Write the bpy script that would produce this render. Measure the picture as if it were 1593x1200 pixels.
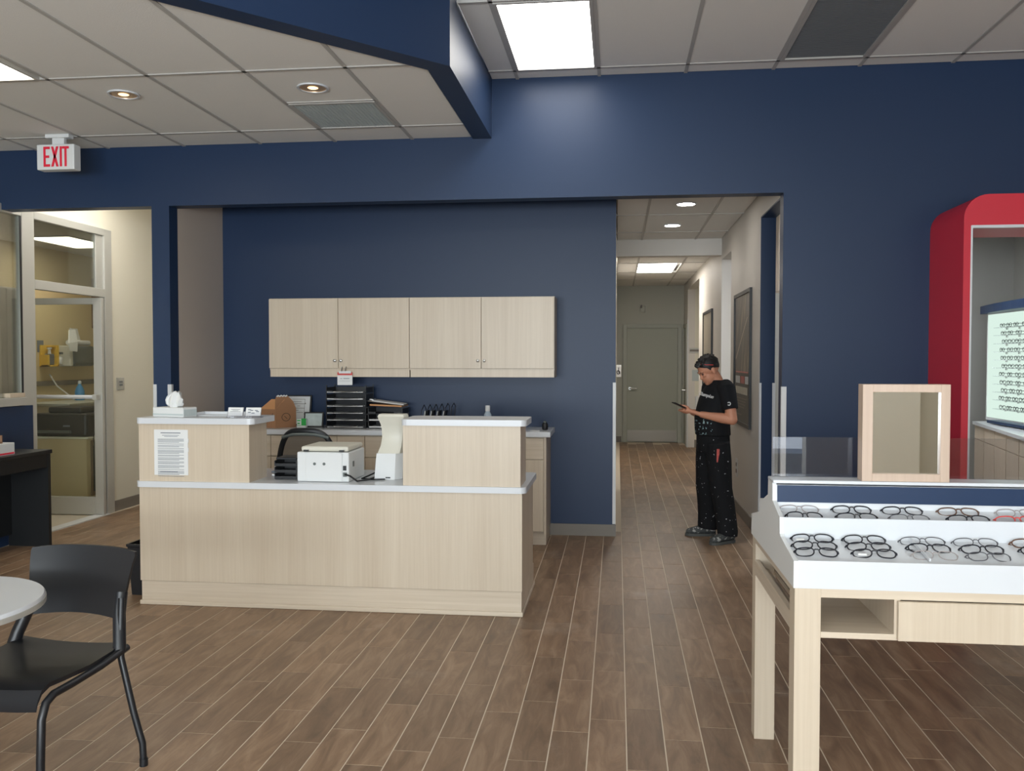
import bpy, bmesh, math, random
from mathutils import Vector, Matrix
random.seed(7)
sc = bpy.context.scene
COL = sc.collection
PI = math.pi
for o in list(bpy.data.objects):
    bpy.data.objects.remove(o)

# ------------------------------------------------------------------ camera, light, exposure
cd = bpy.data.cameras.new('camera')
cd.sensor_fit = 'HORIZONTAL'; cd.sensor_width = 36.0
cd.lens = 36.0 * 1370.55 / 1593.0
cd.clip_start = 0.05; cd.clip_end = 100
cam = bpy.data.objects.new('camera', cd); COL.objects.link(cam)
cam.location = (0, 0, 1.6)
cam.rotation_euler = (math.radians(90 - 1.748), 0, math.radians(6.80))
sc.camera = cam
sc.view_settings.view_transform = 'Standard'
sc.view_settings.look = 'None'
sc.view_settings.gamma = 1.0
sc.view_settings.use_curve_mapping = False
sc.view_settings.exposure = 0.30

world = bpy.data.worlds.new('daylight'); sc.world = world
world.use_nodes = True
bg = world.node_tree.nodes['Background']
bg.inputs['Color'].default_value = (0.75, 0.86, 1.0, 1); bg.inputs['Strength'].default_value = 1.0

def area(name, loc, rot, sx, sy, power, color, spread=180):
    l = bpy.data.lights.new(name, 'AREA'); l.shape = 'RECTANGLE'; l.size = sx; l.size_y = sy
    l.energy = power; l.color = color; l.spread = math.radians(spread)
    o = bpy.data.objects.new(name, l); COL.objects.link(o); o.location = loc; o.rotation_euler = rot
    return o
# daylight through the shop windows behind the camera (window wall at y = -4.5)
area('window_daylight', (0.2, -4.3, 1.75), (math.radians(90), 0, 0), 8.4, 2.5, 150, (0.82, 0.91, 1.0))
# sunlit pavement outside throws light up through the same windows on to the ceilings
area('pavement_bounce', (0.2, -4.1, 1.5), (math.radians(140), 0, 0), 8.4, 1.4, 760, (0.90, 0.97, 1.0))

# ------------------------------------------------------------------ materials
def s2l(c):
    return tuple((v / 12.92 if v <= 0.04045 else ((v + 0.055) / 1.055) ** 2.4) for v in [x / 255.0 for x in c])
def mat(name, rgb, rough=0.5, metal=0.0, spec=0.5, noise=0.0, nscale=6.0, bump=0.0, bscale=200.0, coat=0.0):
    m = bpy.data.materials.new(name); m.use_nodes = True
    nt = m.node_tree; b = nt.nodes['Principled BSDF']
    c = s2l(rgb) + (1,)
    b.inputs['Base Color'].default_value = c
    b.inputs['Roughness'].default_value = rough
    b.inputs['Metallic'].default_value = metal
    b.inputs['Specular IOR Level'].default_value = spec
    b.inputs['Coat Weight'].default_value = coat
    geo = nt.nodes.new('ShaderNodeNewGeometry')
    if noise:
        n = nt.nodes.new('ShaderNodeTexNoise'); n.inputs['Scale'].default_value = nscale; n.inputs['Detail'].default_value = 4
        nt.links.new(geo.outputs['Position'], n.inputs['Vector'])
        r = nt.nodes.new('ShaderNodeMapRange'); r.inputs['To Min'].default_value = 1 - noise; r.inputs['To Max'].default_value = 1 + noise
        nt.links.new(n.outputs['Fac'], r.inputs['Value'])
        h = nt.nodes.new('ShaderNodeHueSaturation'); h.inputs['Color'].default_value = c
        nt.links.new(r.outputs['Result'], h.inputs['Value'])
        nt.links.new(h.outputs['Color'], b.inputs['Base Color'])
    if bump:
        n2 = nt.nodes.new('ShaderNodeTexNoise'); n2.inputs['Scale'].default_value = bscale; n2.inputs['Detail'].default_value = 3
        nt.links.new(geo.outputs['Position'], n2.inputs['Vector'])
        bp = nt.nodes.new('ShaderNodeBump'); bp.inputs['Strength'].default_value = bump; bp.inputs['Distance'].default_value = 0.002
        nt.links.new(n2.outputs['Fac'], bp.inputs['Height']); nt.links.new(bp.outputs['Normal'], b.inputs['Normal'])
    return m
def emit(name, rgb, strength):
    m = bpy.data.materials.new(name); m.use_nodes = True
    nt = m.node_tree; nt.nodes.remove(nt.nodes['Principled BSDF'])
    e = nt.nodes.new('ShaderNodeEmission'); e.inputs['Color'].default_value = s2l(rgb) + (1,); e.inputs['Strength'].default_value = strength
    nt.links.new(e.outputs[0], nt.nodes['Material Output'].inputs[0])
    return m
def glass(name, tint=(0.95, 0.98, 0.97), refl=0.05, rough=0.0, blend=0.35):
    m = bpy.data.materials.new(name); m.use_nodes = True
    nt = m.node_tree; nt.nodes.remove(nt.nodes['Principled BSDF'])
    t = nt.nodes.new('ShaderNodeBsdfTransparent'); t.inputs['Color'].default_value = tint + (1,)
    g = nt.nodes.new('ShaderNodeBsdfGlossy'); g.inputs['Roughness'].default_value = rough
    lw = nt.nodes.new('ShaderNodeLayerWeight'); lw.inputs['Blend'].default_value = blend
    mr = nt.nodes.new('ShaderNodeMapRange'); mr.inputs['To Min'].default_value = refl; mr.inputs['To Max'].default_value = 0.7
    nt.links.new(lw.outputs['Fresnel'], mr.inputs['Value'])
    mx = nt.nodes.new('ShaderNodeMixShader')
    nt.links.new(mr.outputs['Result'], mx.inputs[0]); nt.links.new(t.outputs[0], mx.inputs[1]); nt.links.new(g.outputs[0], mx.inputs[2])
    nt.links.new(mx.outputs[0], nt.nodes['Material Output'].inputs[0])
    return m
def laminate(name, rgb_a, rgb_b, rough=0.38, axis=2):
    m = bpy.data.materials.new(name); m.use_nodes = True
    nt = m.node_tree; b = nt.nodes['Principled BSDF']; b.inputs['Roughness'].default_value = rough
    geo = nt.nodes.new('ShaderNodeNewGeometry')
    mp = nt.nodes.new('ShaderNodeMapping'); s = [70, 70, 70]; s[axis] = 1.6
    mp.inputs['Scale'].default_value = s
    nt.links.new(geo.outputs['Position'], mp.inputs['Vector'])
    n = nt.nodes.new('ShaderNodeTexNoise'); n.inputs['Scale'].default_value = 1.0; n.inputs['Detail'].default_value = 5; n.inputs['Roughness'].default_value = 0.6
    nt.links.new(mp.outputs[0], n.inputs['Vector'])
    n2 = nt.nodes.new('ShaderNodeTexNoise'); n2.inputs['Scale'].default_value = 0.08; n2.inputs['Detail'].default_value = 2
    nt.links.new(mp.outputs[0], n2.inputs['Vector'])
    ad = nt.nodes.new('ShaderNodeMath'); ad.operation = 'ADD'
    nt.links.new(n.outputs['Fac'], ad.inputs[0]); nt.links.new(n2.outputs['Fac'], ad.inputs[1])
    cr = nt.nodes.new('ShaderNodeValToRGB')
    cr.color_ramp.elements[0].position = 0.7; cr.color_ramp.elements[0].color = s2l(rgb_a) + (1,)
    cr.color_ramp.elements[1].position = 1.3; cr.color_ramp.elements[1].color = s2l(rgb_b) + (1,)
    mr = nt.nodes.new('ShaderNodeMapRange'); mr.inputs['From Min'].default_value = 0.7; mr.inputs['From Max'].default_value = 1.3
    nt.links.new(ad.outputs[0], mr.inputs['Value'])
    cr.color_ramp.elements[0].position = 0.0; cr.color_ramp.elements[1].position = 1.0
    nt.links.new(mr.outputs['Result'], cr.inputs['Fac']); nt.links.new(cr.outputs['Color'], b.inputs['Base Color'])
    return m
def tile_wood(name):
    m = bpy.data.materials.new(name); m.use_nodes = True
    nt = m.node_tree; b = nt.nodes['Principled BSDF']; L = nt.links.new
    geo = nt.nodes.new('ShaderNodeNewGeometry'); oi = nt.nodes.new('ShaderNodeObjectInfo')
    ad = nt.nodes.new('ShaderNodeMath'); ad.operation = 'ADD'
    L(geo.outputs['Random Per Island'], ad.inputs[0]); L(oi.outputs['Random'], ad.inputs[1])
    fr = nt.nodes.new('ShaderNodeMath'); fr.operation = 'FRACT'; L(ad.outputs[0], fr.inputs[0])
    mul = nt.nodes.new('ShaderNodeMath'); mul.operation = 'MULTIPLY'; mul.inputs[1].default_value = 37.0; L(fr.outputs[0], mul.inputs[0])
    cmb = nt.nodes.new('ShaderNodeCombineXYZ'); L(mul.outputs[0], cmb.inputs[2])
    mp = nt.nodes.new('ShaderNodeMapping'); mp.inputs['Scale'].default_value = (17, 3.2, 1)
    L(geo.outputs['Position'], mp.inputs['Vector'])
    va = nt.nodes.new('ShaderNodeVectorMath'); va.operation = 'ADD'; L(mp.outputs[0], va.inputs[0]); L(cmb.outputs[0], va.inputs[1])
    n = nt.nodes.new('ShaderNodeTexNoise'); n.inputs['Scale'].default_value = 1.0; n.inputs['Detail'].default_value = 6; n.inputs['Roughness'].default_value = 0.62; n.inputs['Distortion'].default_value = 0.7
    L(va.outputs[0], n.inputs['Vector'])
    cr = nt.nodes.new('ShaderNodeValToRGB')
    e = cr.color_ramp.elements
    e[0].position = 0.25; e[0].color = s2l((100, 78, 58)) + (1,)
    e[1].position = 0.75; e[1].color = s2l((156, 131, 107)) + (1,)
    em = e.new(0.5); em.color = s2l((130, 104, 81)) + (1,)
    L(n.outputs['Fac'], cr.inputs['Fac'])
    hs = nt.nodes.new('ShaderNodeHueSaturation')
    mr = nt.nodes.new('ShaderNodeMapRange'); mr.inputs['To Min'].default_value = 0.80; mr.inputs['To Max'].default_value = 1.16
    L(fr.outputs[0], mr.inputs['Value']); L(mr.outputs['Result'], hs.inputs['Value']); L(cr.outputs['Color'], hs.inputs['Color'])
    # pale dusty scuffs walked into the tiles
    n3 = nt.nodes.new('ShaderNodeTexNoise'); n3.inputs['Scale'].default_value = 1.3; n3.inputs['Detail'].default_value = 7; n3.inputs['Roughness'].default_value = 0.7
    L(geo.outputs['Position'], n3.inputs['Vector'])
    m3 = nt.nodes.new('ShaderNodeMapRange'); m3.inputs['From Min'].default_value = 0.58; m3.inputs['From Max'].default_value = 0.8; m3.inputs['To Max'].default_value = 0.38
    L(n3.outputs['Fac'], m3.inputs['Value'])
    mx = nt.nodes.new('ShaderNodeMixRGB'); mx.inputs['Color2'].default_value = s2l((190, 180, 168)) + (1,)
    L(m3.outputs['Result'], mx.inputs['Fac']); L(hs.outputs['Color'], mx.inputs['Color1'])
    L(mx.outputs['Color'], b.inputs['Base Color'])
    r2 = nt.nodes.new('ShaderNodeMapRange'); r2.inputs['To Min'].default_value = 0.34; r2.inputs['To Max'].default_value = 0.5
    L(n.outputs['Fac'], r2.inputs['Value']); L(r2.outputs['Result'], b.inputs['Roughness'])
    b.inputs['Specular IOR Level'].default_value = 0.45
    bp = nt.nodes.new('ShaderNodeBump'); bp.inputs['Strength'].default_value = 0.12; bp.inputs['Distance'].default_value = 0.002
    L(n.outputs['Fac'], bp.inputs['Height']); L(bp.outputs['Normal'], b.inputs['Normal'])
    return m
def splatter(name, rgb, paint, lo, scale, rough=0.85, zlo=None, zhi=None):
    m = bpy.data.materials.new(name); m.use_nodes = True
    nt = m.node_tree; b = nt.nodes['Principled BSDF']; b.inputs['Roughness'].default_value = rough; L = nt.links.new
    b.inputs['Specular IOR Level'].default_value = 0.25
    geo = nt.nodes.new('ShaderNodeNewGeometry')
    n = nt.nodes.new('ShaderNodeTexNoise'); n.inputs['Scale'].default_value = scale; n.inputs['Detail'].default_value = 3
    L(geo.outputs['Position'], n.inputs['Vector'])
    st = nt.nodes.new('ShaderNodeMath'); st.operation = 'GREATER_THAN'; st.inputs[1].default_value = lo
    L(n.outputs['Fac'], st.inputs[0])
    fac = st.outputs[0]
    if zlo is not None:
        tc = nt.nodes.new('ShaderNodeTexCoord'); sx = nt.nodes.new('ShaderNodeSeparateXYZ'); L(tc.outputs['Object'], sx.inputs[0])
        def gate(sock, op, v, f):
            g = nt.nodes.new('ShaderNodeMath'); g.operation = op; g.inputs[1].default_value = v; L(sock, g.inputs[0])
            k = nt.nodes.new('ShaderNodeMath'); k.operation = 'MULTIPLY'; L(g.outputs[0], k.inputs[0]); L(f, k.inputs[1]); return k.outputs[0]
        fac = gate(sx.outputs['Z'], 'GREATER_THAN', zlo, fac); fac = gate(sx.outputs['Z'], 'LESS_THAN', zhi, fac)
        fac = gate(sx.outputs['X'], 'GREATER_THAN', 0.085, fac)
    mx = nt.nodes.new('ShaderNodeMixRGB'); mx.inputs['Color1'].default_value = s2l(rgb) + (1,); mx.inputs['Color2'].default_value = s2l(paint) + (1,)
    L(fac, mx.inputs['Fac']); L(mx.outputs['Color'], b.inputs['Base Color'])
    return m

M = {}
M['navy'] = mat('navy_paint', (28, 48, 78), 0.42, spec=0.34, bump=0.10, bscale=90)
M['beige'] = mat('beige_paint', (196, 184, 172), 0.6, bump=0.08)
M['cream'] = mat('cream_paint', (214, 210, 194), 0.6, bump=0.08)
M['grey_wall'] = mat('grey_green_paint', (176, 176, 164), 0.6)
M['white_wall'] = mat('white_paint', (208, 203, 196), 0.55)
M['tan_wall'] = mat('tan_paint', (208, 190, 150), 0.6)
M['showroom'] = mat('showroom_grey_paint', (150, 150, 146), 0.6)
M['base'] = mat('grey_vinyl_base', (118, 112, 104), 0.5)
M['ceil'] = mat('ceiling_panel', (226, 225, 221), 0.9, spec=0.1, noise=0.025, nscale=90, bump=0.5, bscale=160)
M['rail'] = mat('ceiling_rail_grey', (176, 174, 170), 0.5)
M['rail_dark'] = mat('grout_grey', (206, 192, 172), 0.7)
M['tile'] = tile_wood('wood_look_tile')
M['vinyl'] = mat('pale_vinyl_floor', (190, 180, 160), 0.45)
M['wood'] = laminate('pale_laminate', (188, 172, 151), (202, 188, 168))
M['wood_x'] = laminate('pale_laminate_across', (188, 172, 151), (207, 193, 174), axis=0)
M['wood_in'] = laminate('laminate_inside', (182, 167, 148), (200, 187, 170), axis=1)
M['white'] = mat('white_solid_surface', (204, 207, 211), 0.28, coat=0.2)
M['whitep'] = mat('white_plastic', (212, 214, 214), 0.4)
M['warmwhite'] = mat('ivory_plastic', (206, 203, 190), 0.42)
M['paper'] = mat('paper', (218, 219, 218), 0.8)
M['ink'] = mat('grey_print', (120, 126, 134), 0.8)
M['darkink'] = mat('dark_print', (38, 36, 36), 0.8)
M['black'] = mat('black_plastic', (20, 22, 26), 0.45)
M['blackm'] = mat('black_metal', (22, 24, 28), 0.38)
M['chairp'] = mat('black_chair_shell', (24, 26, 30), 0.36)
M['desk'] = mat('black_laminate', (24, 26, 28), 0.5)
M['mesh'] = mat('black_seat_fabric', (40, 44, 50), 0.8)
def sheer(name, rgb, k):
    m = mat(name, rgb, 0.7); nt = m.node_tree; p = nt.nodes['Principled BSDF']
    t_ = nt.nodes.new('ShaderNodeBsdfTransparent'); x_ = nt.nodes.new('ShaderNodeMixShader'); x_.inputs[0].default_value = k
    nt.links.new(t_.outputs[0], x_.inputs[1]); nt.links.new(p.outputs[0], x_.inputs[2]); nt.links.new(x_.outputs[0], nt.nodes['Material Output'].inputs[0]); return m
M['sheer'] = sheer('black_open_mesh', (40, 42, 46), 0.66)
M['alum'] = mat('brushed_aluminium', (186, 186, 180), 0.4, metal=0.35)
M['guard'] = mat('white_corner_guard', (206, 208, 208), 0.4)
M['steel'] = mat('steel', (196, 196, 194), 0.3, metal=0.85)
M['glass'] = glass('clear_glass', refl=0.03, blend=0.2)
M['acrylic'] = glass('acrylic', (0.9, 0.9, 0.92), refl=0.05, blend=0.2)
M['lens'] = glass('lens', (0.985, 0.985, 0.985), refl=0.045, rough=0.02, blend=0.08)
M['mirror'] = mat('mirror_silver', (236, 238, 236), 0.01, metal=1.0)
M['red'] = mat('red_lacquer', (196, 36, 56), 0.4)
M['exitred'] = mat('exit_red', (220, 30, 60), 0.5)
M['cardboard'] = mat('kraft_cardboard', (158, 116, 84), 0.8, noise=0.06)
M['cardlid'] = mat('kraft_cardboard_inside', (205, 150, 102), 0.8)
M['green'] = mat('green_card', (40, 160, 70), 0.6)
M['yellow'] = mat('yellow_plastic', (228, 186, 70), 0.5)
M['grey'] = mat('smoke_grey_plastic', (92, 98, 96), 0.35)
M['darkgrille'] = mat('dark_grille', (104, 107, 110), 0.6)
M['ventgrey'] = mat('perforated_grey', (178, 188, 188), 0.5)
M['skin'] = mat('skin', (190, 132, 104), 0.55, noise=0.05, nscale=14)
M['hair'] = mat('black_hair', (24, 22, 22), 0.55, noise=0.2, nscale=120)
M['shirt'] = splatter('black_cotton_painted', (20, 21, 24), (140, 166, 172), 0.60, 46, zlo=0.935, zhi=1.075)
M['trousers'] = splatter('black_work_cloth', (19, 20, 23), (176, 178, 182), 0.70, 40)
M['shoe'] = splatter('dusty_shoe', (72, 74, 74), (158, 158, 154), 0.58, 34)
M['sole'] = mat('grey_rubber', (74, 76, 74), 0.8)
M['blue'] = mat('blue_liquid', (70, 140, 190), 0.3)
M['brown'] = mat('brown_paper', (140, 108, 84), 0.8)
M['lbrown'] = mat('brown_board', (120, 96, 72), 0.7)
M['frameblack'] = mat('glossy_black_acetate', (26, 28, 36), 0.22)
M['framegrey'] = mat('gunmetal_wire', (90, 90, 96), 0.3, metal=0.6)
M['frametort'] = mat('brown_tortoise', (92, 66, 52), 0.25, noise=0.25, nscale=180)
M['framered'] = mat('red_acetate', (196, 70, 66), 0.3)
M['framepale'] = mat('pale_clear_acetate', (146, 138, 136), 0.3)
M['light'] = emit('lit_diffuser', (255, 252, 246), 8.0)
M['lightw'] = emit('lit_diffuser_warm', (255, 246, 226), 6.5)
M['lightc'] = emit('lit_corridor_lens', (255, 248, 238), 14.0)
M['lightd'] = emit('lit_downlight_lens', (255, 248, 238), 42.0)
M['lightp'] = emit('added_passage_diffuser', (255, 250, 240), 13.0)  # glow of the unseen fill panel added in the passage
M['lights'] = emit('added_showroom_diffuser', (248, 252, 255), 30.0)  # glow of the unseen fill panel added in the showroom
M['lamp'] = emit('warm_bulb', (255, 206, 150), 2.5)
M['lit'] = emit('backlit_panel', (222, 244, 232), 0.80)
M['brass'] = mat('downlight_reflector', (206, 176, 140), 0.3, metal=0.6)

# ------------------------------------------------------------------ mesh helpers
class MB:
    def __init__(s): s.bm = bmesh.new(); s.mi = 0
    def _f(s, vs):
        try:
            f = s.bm.faces.new(vs); f.material_index = s.mi; return f
        except ValueError: return None
    def box(s, x0, x1, y0, y1, z0, z1, bev=0.0, seg=1):
        n0 = len(s.bm.verts)
        v = [s.bm.verts.new((x, y, z)) for z in (z0, z1) for y in (y0, y1) for x in (x0, x1)]
        fs = [s._f([v[i] for i in q]) for q in ((0, 2, 3, 1), (4, 5, 7, 6), (0, 1, 5, 4), (2, 6, 7, 3), (0, 4, 6, 2), (1, 3, 7, 5))]
        if bev:
            es = set(e for f in fs for e in f.edges)
            bmesh.ops.bevel(s.bm, geom=list(es), offset=bev, segments=seg, affect='EDGES', profile=0.5)
        return s
    def prism(s, poly, axis, a0, a1):
        def P(p, a):
            return {'x': (a, p[0], p[1]), 'y': (p[0], a, p[1]), 'z': (p[0], p[1], a)}[axis]
        A = [s.bm.verts.new(P(p, a0)) for p in poly]; B = [s.bm.verts.new(P(p, a1)) for p in poly]
        n = len(poly)
        s._f(A); s._f(B[::-1])
        for i in range(n): s._f([A[i], B[i], B[(i + 1) % n], A[(i + 1) % n]])
        return s
    def loft(s, rings, cap=True, closed_path=False):
        R = [[s.bm.verts.new(p) for p in r] for r in rings]
        n = len(R[0]); m = len(R)
        for i in range(m if closed_path else m - 1):
            a, b = R[i], R[(i + 1) % m]
            for k in range(n): s._f([a[k], a[(k + 1) % n], b[(k + 1) % n], b[k]])
        if cap and not closed_path: s._f(R[0][::-1]); s._f(R[-1])
        return s
    def tube(s, pts, r, seg=8, closed=False, r2=None, flat=1.0):
        pts = [Vector(p) for p in pts]; n = len(pts); rings = []
        prev = None
        for i, p in enumerate(pts):
            if closed: t = pts[(i + 1) % n] - pts[i - 1]
            else: t = pts[min(i + 1, n - 1)] - pts[max(i - 1, 0)]
            t.normalize()
            if prev is None:
                u = t.orthogonal().normalized()
                if abs(t.z) < 0.9: u = t.cross(Vector((0, 0, 1))).normalized()
            else:
                u = (prev - t * prev.dot(t))
                u = u.normalized() if u.length > 1e-6 else t.orthogonal().normalized()
            prev = u; w = t.cross(u)
            rr = r[i] if isinstance(r, (list, tuple)) else r
            rings.append([p + (u * math.cos(2 * PI * k / seg) + w * (math.sin(2 * PI * k / seg) * flat)) * rr for k in range(seg)])
        s.loft(rings, cap=True, closed_path=closed)
        return s
    def lathe(s, prof, c=(0, 0, 0), seg=24):
        c = Vector(c)
        rings = [[c + Vector((max(r, 1e-5) * math.cos(2 * PI * k / seg), max(r, 1e-5) * math.sin(2 * PI * k / seg), z)) for k in range(seg)] for r, z in prof]
        return s.loft(rings)
    def poly(s, pts): s._f([s.bm.verts.new(p) for p in pts]); return s
    def ell(s, c, r, seg=16, ring=10, rot=None):
        c = Vector(c); rings = []
        for i in range(ring + 1):
            th = PI * i / ring; rr = max(math.sin(th), 1e-3)
            ri = []
            for k in range(seg):
                v = Vector((r[0] * rr * math.cos(2 * PI * k / seg), r[1] * rr * math.sin(2 * PI * k / seg), -r[2] * math.cos(th)))
                if rot: v = rot @ v
                ri.append(c + v)
            rings.append(ri)
        return s.loft(rings)
    def build(s, name, m, parent=None, smooth=False, local=False, kind=None, label=None):
        bmesh.ops.recalc_face_normals(s.bm, faces=s.bm.faces)
        if parent is not None and not local:
            w = Vector(parent.location)
            if parent.parent is not None: w = w + Vector(parent.parent.location)
            if parent.parent is not None and parent.parent.parent is not None: w = w + Vector(parent.parent.parent.location)
            bmesh.ops.translate(s.bm, verts=s.bm.verts, vec=-w)
        me = bpy.data.meshes.new(name); s.bm.to_mesh(me); s.bm.free()
        for mm in (m if isinstance(m, (list, tuple)) else [m]): me.materials.append(mm)
        if smooth:
            for p in me.polygons: p.use_smooth = True
            try: me.set_sharp_from_angle(angle=math.radians(40))
            except Exception: pass
        o = bpy.data.objects.new(name, me); COL.objects.link(o)
        if parent is not None: o.parent = parent
        if kind: o['kind'] = kind
        if label: o['label'] = label
        return o
def B(x0, x1, y0, y1, z0, z1, bev=0.0, seg=1): return MB().box(x0, x1, y0, y1, z0, z1, bev, seg)
def thing(name, label, cat, loc=(0, 0, 0), rz=0.0, group=None):
    o = bpy.data.objects.new(name, None); COL.objects.link(o)
    o.location = loc; o.rotation_euler = (0, 0, rz); o.empty_display_size = 0.1
    o['label'] = label; o['category'] = cat
    if group: o['group'] = group
    return o
def tag(o, label, cat, group=None):
    o['label'] = label; o['category'] = cat
    if group: o['group'] = group
    return o
def struct(name, mb, m, parent=None):
    o = mb.build(name, m, parent)
    if parent is None: o['kind'] = 'structure'
    return o
def dup(root, loc, rz=None, label=None, group=None):
    r = root.copy(); COL.objects.link(r); r.location = loc
    if rz is not None: r.rotation_euler = (0, 0, rz)
    if label: r['label'] = label
    if group: r['group'] = group
    for ch in list(root.children):
        c = ch.copy(); COL.objects.link(c); c.parent = r
        for g in list(ch.children):
            d = g.copy(); COL.objects.link(d); d.parent = c
    return r
def piece(name, me, loc, parent, scale=None):
    o = bpy.data.objects.new(name, me); COL.objects.link(o); o.parent = parent; o.location = loc
    if scale: o.scale = scale
    return o
def text_mb(body, size, extr=0.0006, shear=0.0, align='CENTER'):
    cu = bpy.data.curves.new('lettering', 'FONT'); cu.body = body; cu.size = size; cu.extrude = extr; cu.shear = shear
    cu.align_x = align; cu.align_y = 'CENTER'; cu.resolution_u = 3
    o = bpy.data.objects.new('lettering', cu); COL.objects.link(o)
    bpy.context.view_layer.update()
    me = bpy.data.meshes.new_from_object(o.evaluated_get(bpy.context.evaluated_depsgraph_get()))
    mb = MB(); mb.bm.from_mesh(me)
    bpy.data.objects.remove(o); bpy.data.curves.remove(cu); bpy.data.meshes.remove(me)
    return mb
def xf(mb, mtx): bmesh.ops.transform(mb.bm, matrix=mtx, verts=mb.bm.verts); return mb

# key planes (metres): header wall front, niche back, corridor right wall, glass wall
YH, YN, XC, XG = 6.95, 7.95, 1.255, -5.22
ZL, ZR, ZH = 3.355, 3.80, 2.865

# ------------------------------------------------------------------ floor
floor = struct('floor', B(-8, 6.2, -4.6, 17.2, -0.12, -0.0012), M['rail_dark'])
PX, PY = 0.158, 0.612
def tile_mesh():
    mb = MB(); g = 0.0026; h = 0.0022
    return mb.box(g, PX - g, h, PY - h, -0.010, 0.0, 0.0004)
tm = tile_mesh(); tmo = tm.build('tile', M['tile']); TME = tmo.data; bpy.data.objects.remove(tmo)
fwd = Vector((-math.sin(math.radians(6.8)), math.cos(math.radians(6.8)), 0))
cand = []
for i in range(-34, 27):
    x0 = 0.044 + i * PX
    off = ((i * 7) % 3) / 3.0 * PY + ((i * 13) % 5 - 2) * 0.03
    for j in range(0, 28):
        y0 = j * PY + off - 0.2
        if y0 + PY > 17.0: continue
        cx, cy = x0 + PX / 2, y0 + PY / 2
        if x0 + PX > 4.4: continue
        if cy > YN + 0.1 and not (-0.02 < cx < 1.4) and not (cx < -3.6 and cy < 9.9) and not (cx > 1.4 and cy < 11): continue
        if x0 < -5.2: continue
        dep = cx * fwd.x + cy * fwd.y
        lat = cx * fwd.y - cy * fwd.x
        vis = dep > 2.2 and abs(lat) / dep < 0.60 and 1.6 / dep < 0.49
        hid = (-3.0 < cx < -0.6 and 5.4 < cy < 7.4) or (-3.7 < cx < -0.6 and cy > 7.3) or (cx > 1.3 and cy > 6.9)
        cand.append((1.0 / dep ** 3 if vis and not hid else 0.0, x0, y0))
cand.sort(key=lambda c: -c[0])
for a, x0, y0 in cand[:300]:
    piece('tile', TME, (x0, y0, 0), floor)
mb = MB()
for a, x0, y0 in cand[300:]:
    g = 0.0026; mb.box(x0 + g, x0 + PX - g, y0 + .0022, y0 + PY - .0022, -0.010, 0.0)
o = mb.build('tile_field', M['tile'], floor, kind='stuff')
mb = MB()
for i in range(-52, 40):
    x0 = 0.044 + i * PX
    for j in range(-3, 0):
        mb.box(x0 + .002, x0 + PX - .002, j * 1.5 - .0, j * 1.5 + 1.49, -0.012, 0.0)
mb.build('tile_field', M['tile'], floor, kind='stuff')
struct('floor_breakroom', B(-7.3, XG - 0.06, 5.0, 12.0, -0.06, 0.002), M['vinyl'])
struct('trim_1', B(XG - 0.07, XG + 0.05, 7.37, 8.46, -0.01, 0.010), M['guard'])

# ------------------------------------------------------------------ walls
mb = MB()
mb.box(-8, 6.2, YH, YH + 0.14, ZH, 4.0)
mb.box(-3.844, -3.690, YH, YH + 0.14, -0.05, ZH)
mb.box(XC, 2.37, YH, YH + 0.14, -0.05, ZH)
mb.box(2.37, 3.47, YH, YH + 0.14, 2.52, ZH)
mb.box(3.47, 6.2, YH, YH + 0.14, -0.05, ZH)
struct('wall_back', mb, M['navy'])
struct('wall_niche', B(-3.70, -0.013, YN, YN + 0.12, -0.05, 3.3), M['navy'])
struct('wall_niche_left', B(-3.844, -3.690, YH + 0.14, 10.0, -0.05, 3.5), M['beige'])
struct('ceiling_niche', B(-3.70, -0.02, YH + 0.14, YN, 3.06, 3.12), M['ceil'])
# corridor
struct('wall_corridor_left', B(-0.13, -0.013, YN + 0.12, 17.0, -0.05, 3.2), M['white_wall'])
mb = MB()
mb.box(XC, XC + 0.13, YH + 0.14, 8.02, 2.852, 3.2)
mb.box(XC, XC + 0.13, 8.02, 10.03, -0.05, 3.2)
mb.box(XC, XC + 0.13, 10.03, 10.94, 2.80, 3.2)
mb.box(XC, XC + 0.13, 10.94, 13.88, -0.05, 3.2)
mb.box(XC, XC + 0.13, 13.88, 16.1, 2.84, 3.2)
mb.box(XC, XC + 0.13, 16.1, 17.1, -0.05, 3.2)
struct('wall_corridor_right', mb, M['white_wall'])
struct('trim_2', B(XC + 0.001, XC + 0.129, 8.005, 8.02, 0, 2.852), M['navy'])
struct('trim_3', B(XC + 0.001, XC + 0.129, YH + 0.14, 8.02, 2.840, 2.853), M['navy'])
struct('wall_corridor_end', B(-0.2, 3.2, 17.0, 17.12, -0.05, 3.2), M['grey_wall'])
mb = MB(); mb.box(XC + 0.13, 2.6, 16.1, 16.2, -0.05, 3.0); mb.box(2.5, 2.6, 13.7, 16.1, -0.05, 3.0); mb.box(XC + 0.13, 2.6, 13.7, 13.8, -0.05, 3.0); mb.box(XC + 0.13, 2.6, 13.7, 16.2, 3.0, 3.05)
struct('wall_alcove', mb, M['cream'])
struct('wall_corridor_beam', B(-0.013, XC, 10.94, 11.10, 2.854, 3.2), M['white_wall'])
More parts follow.
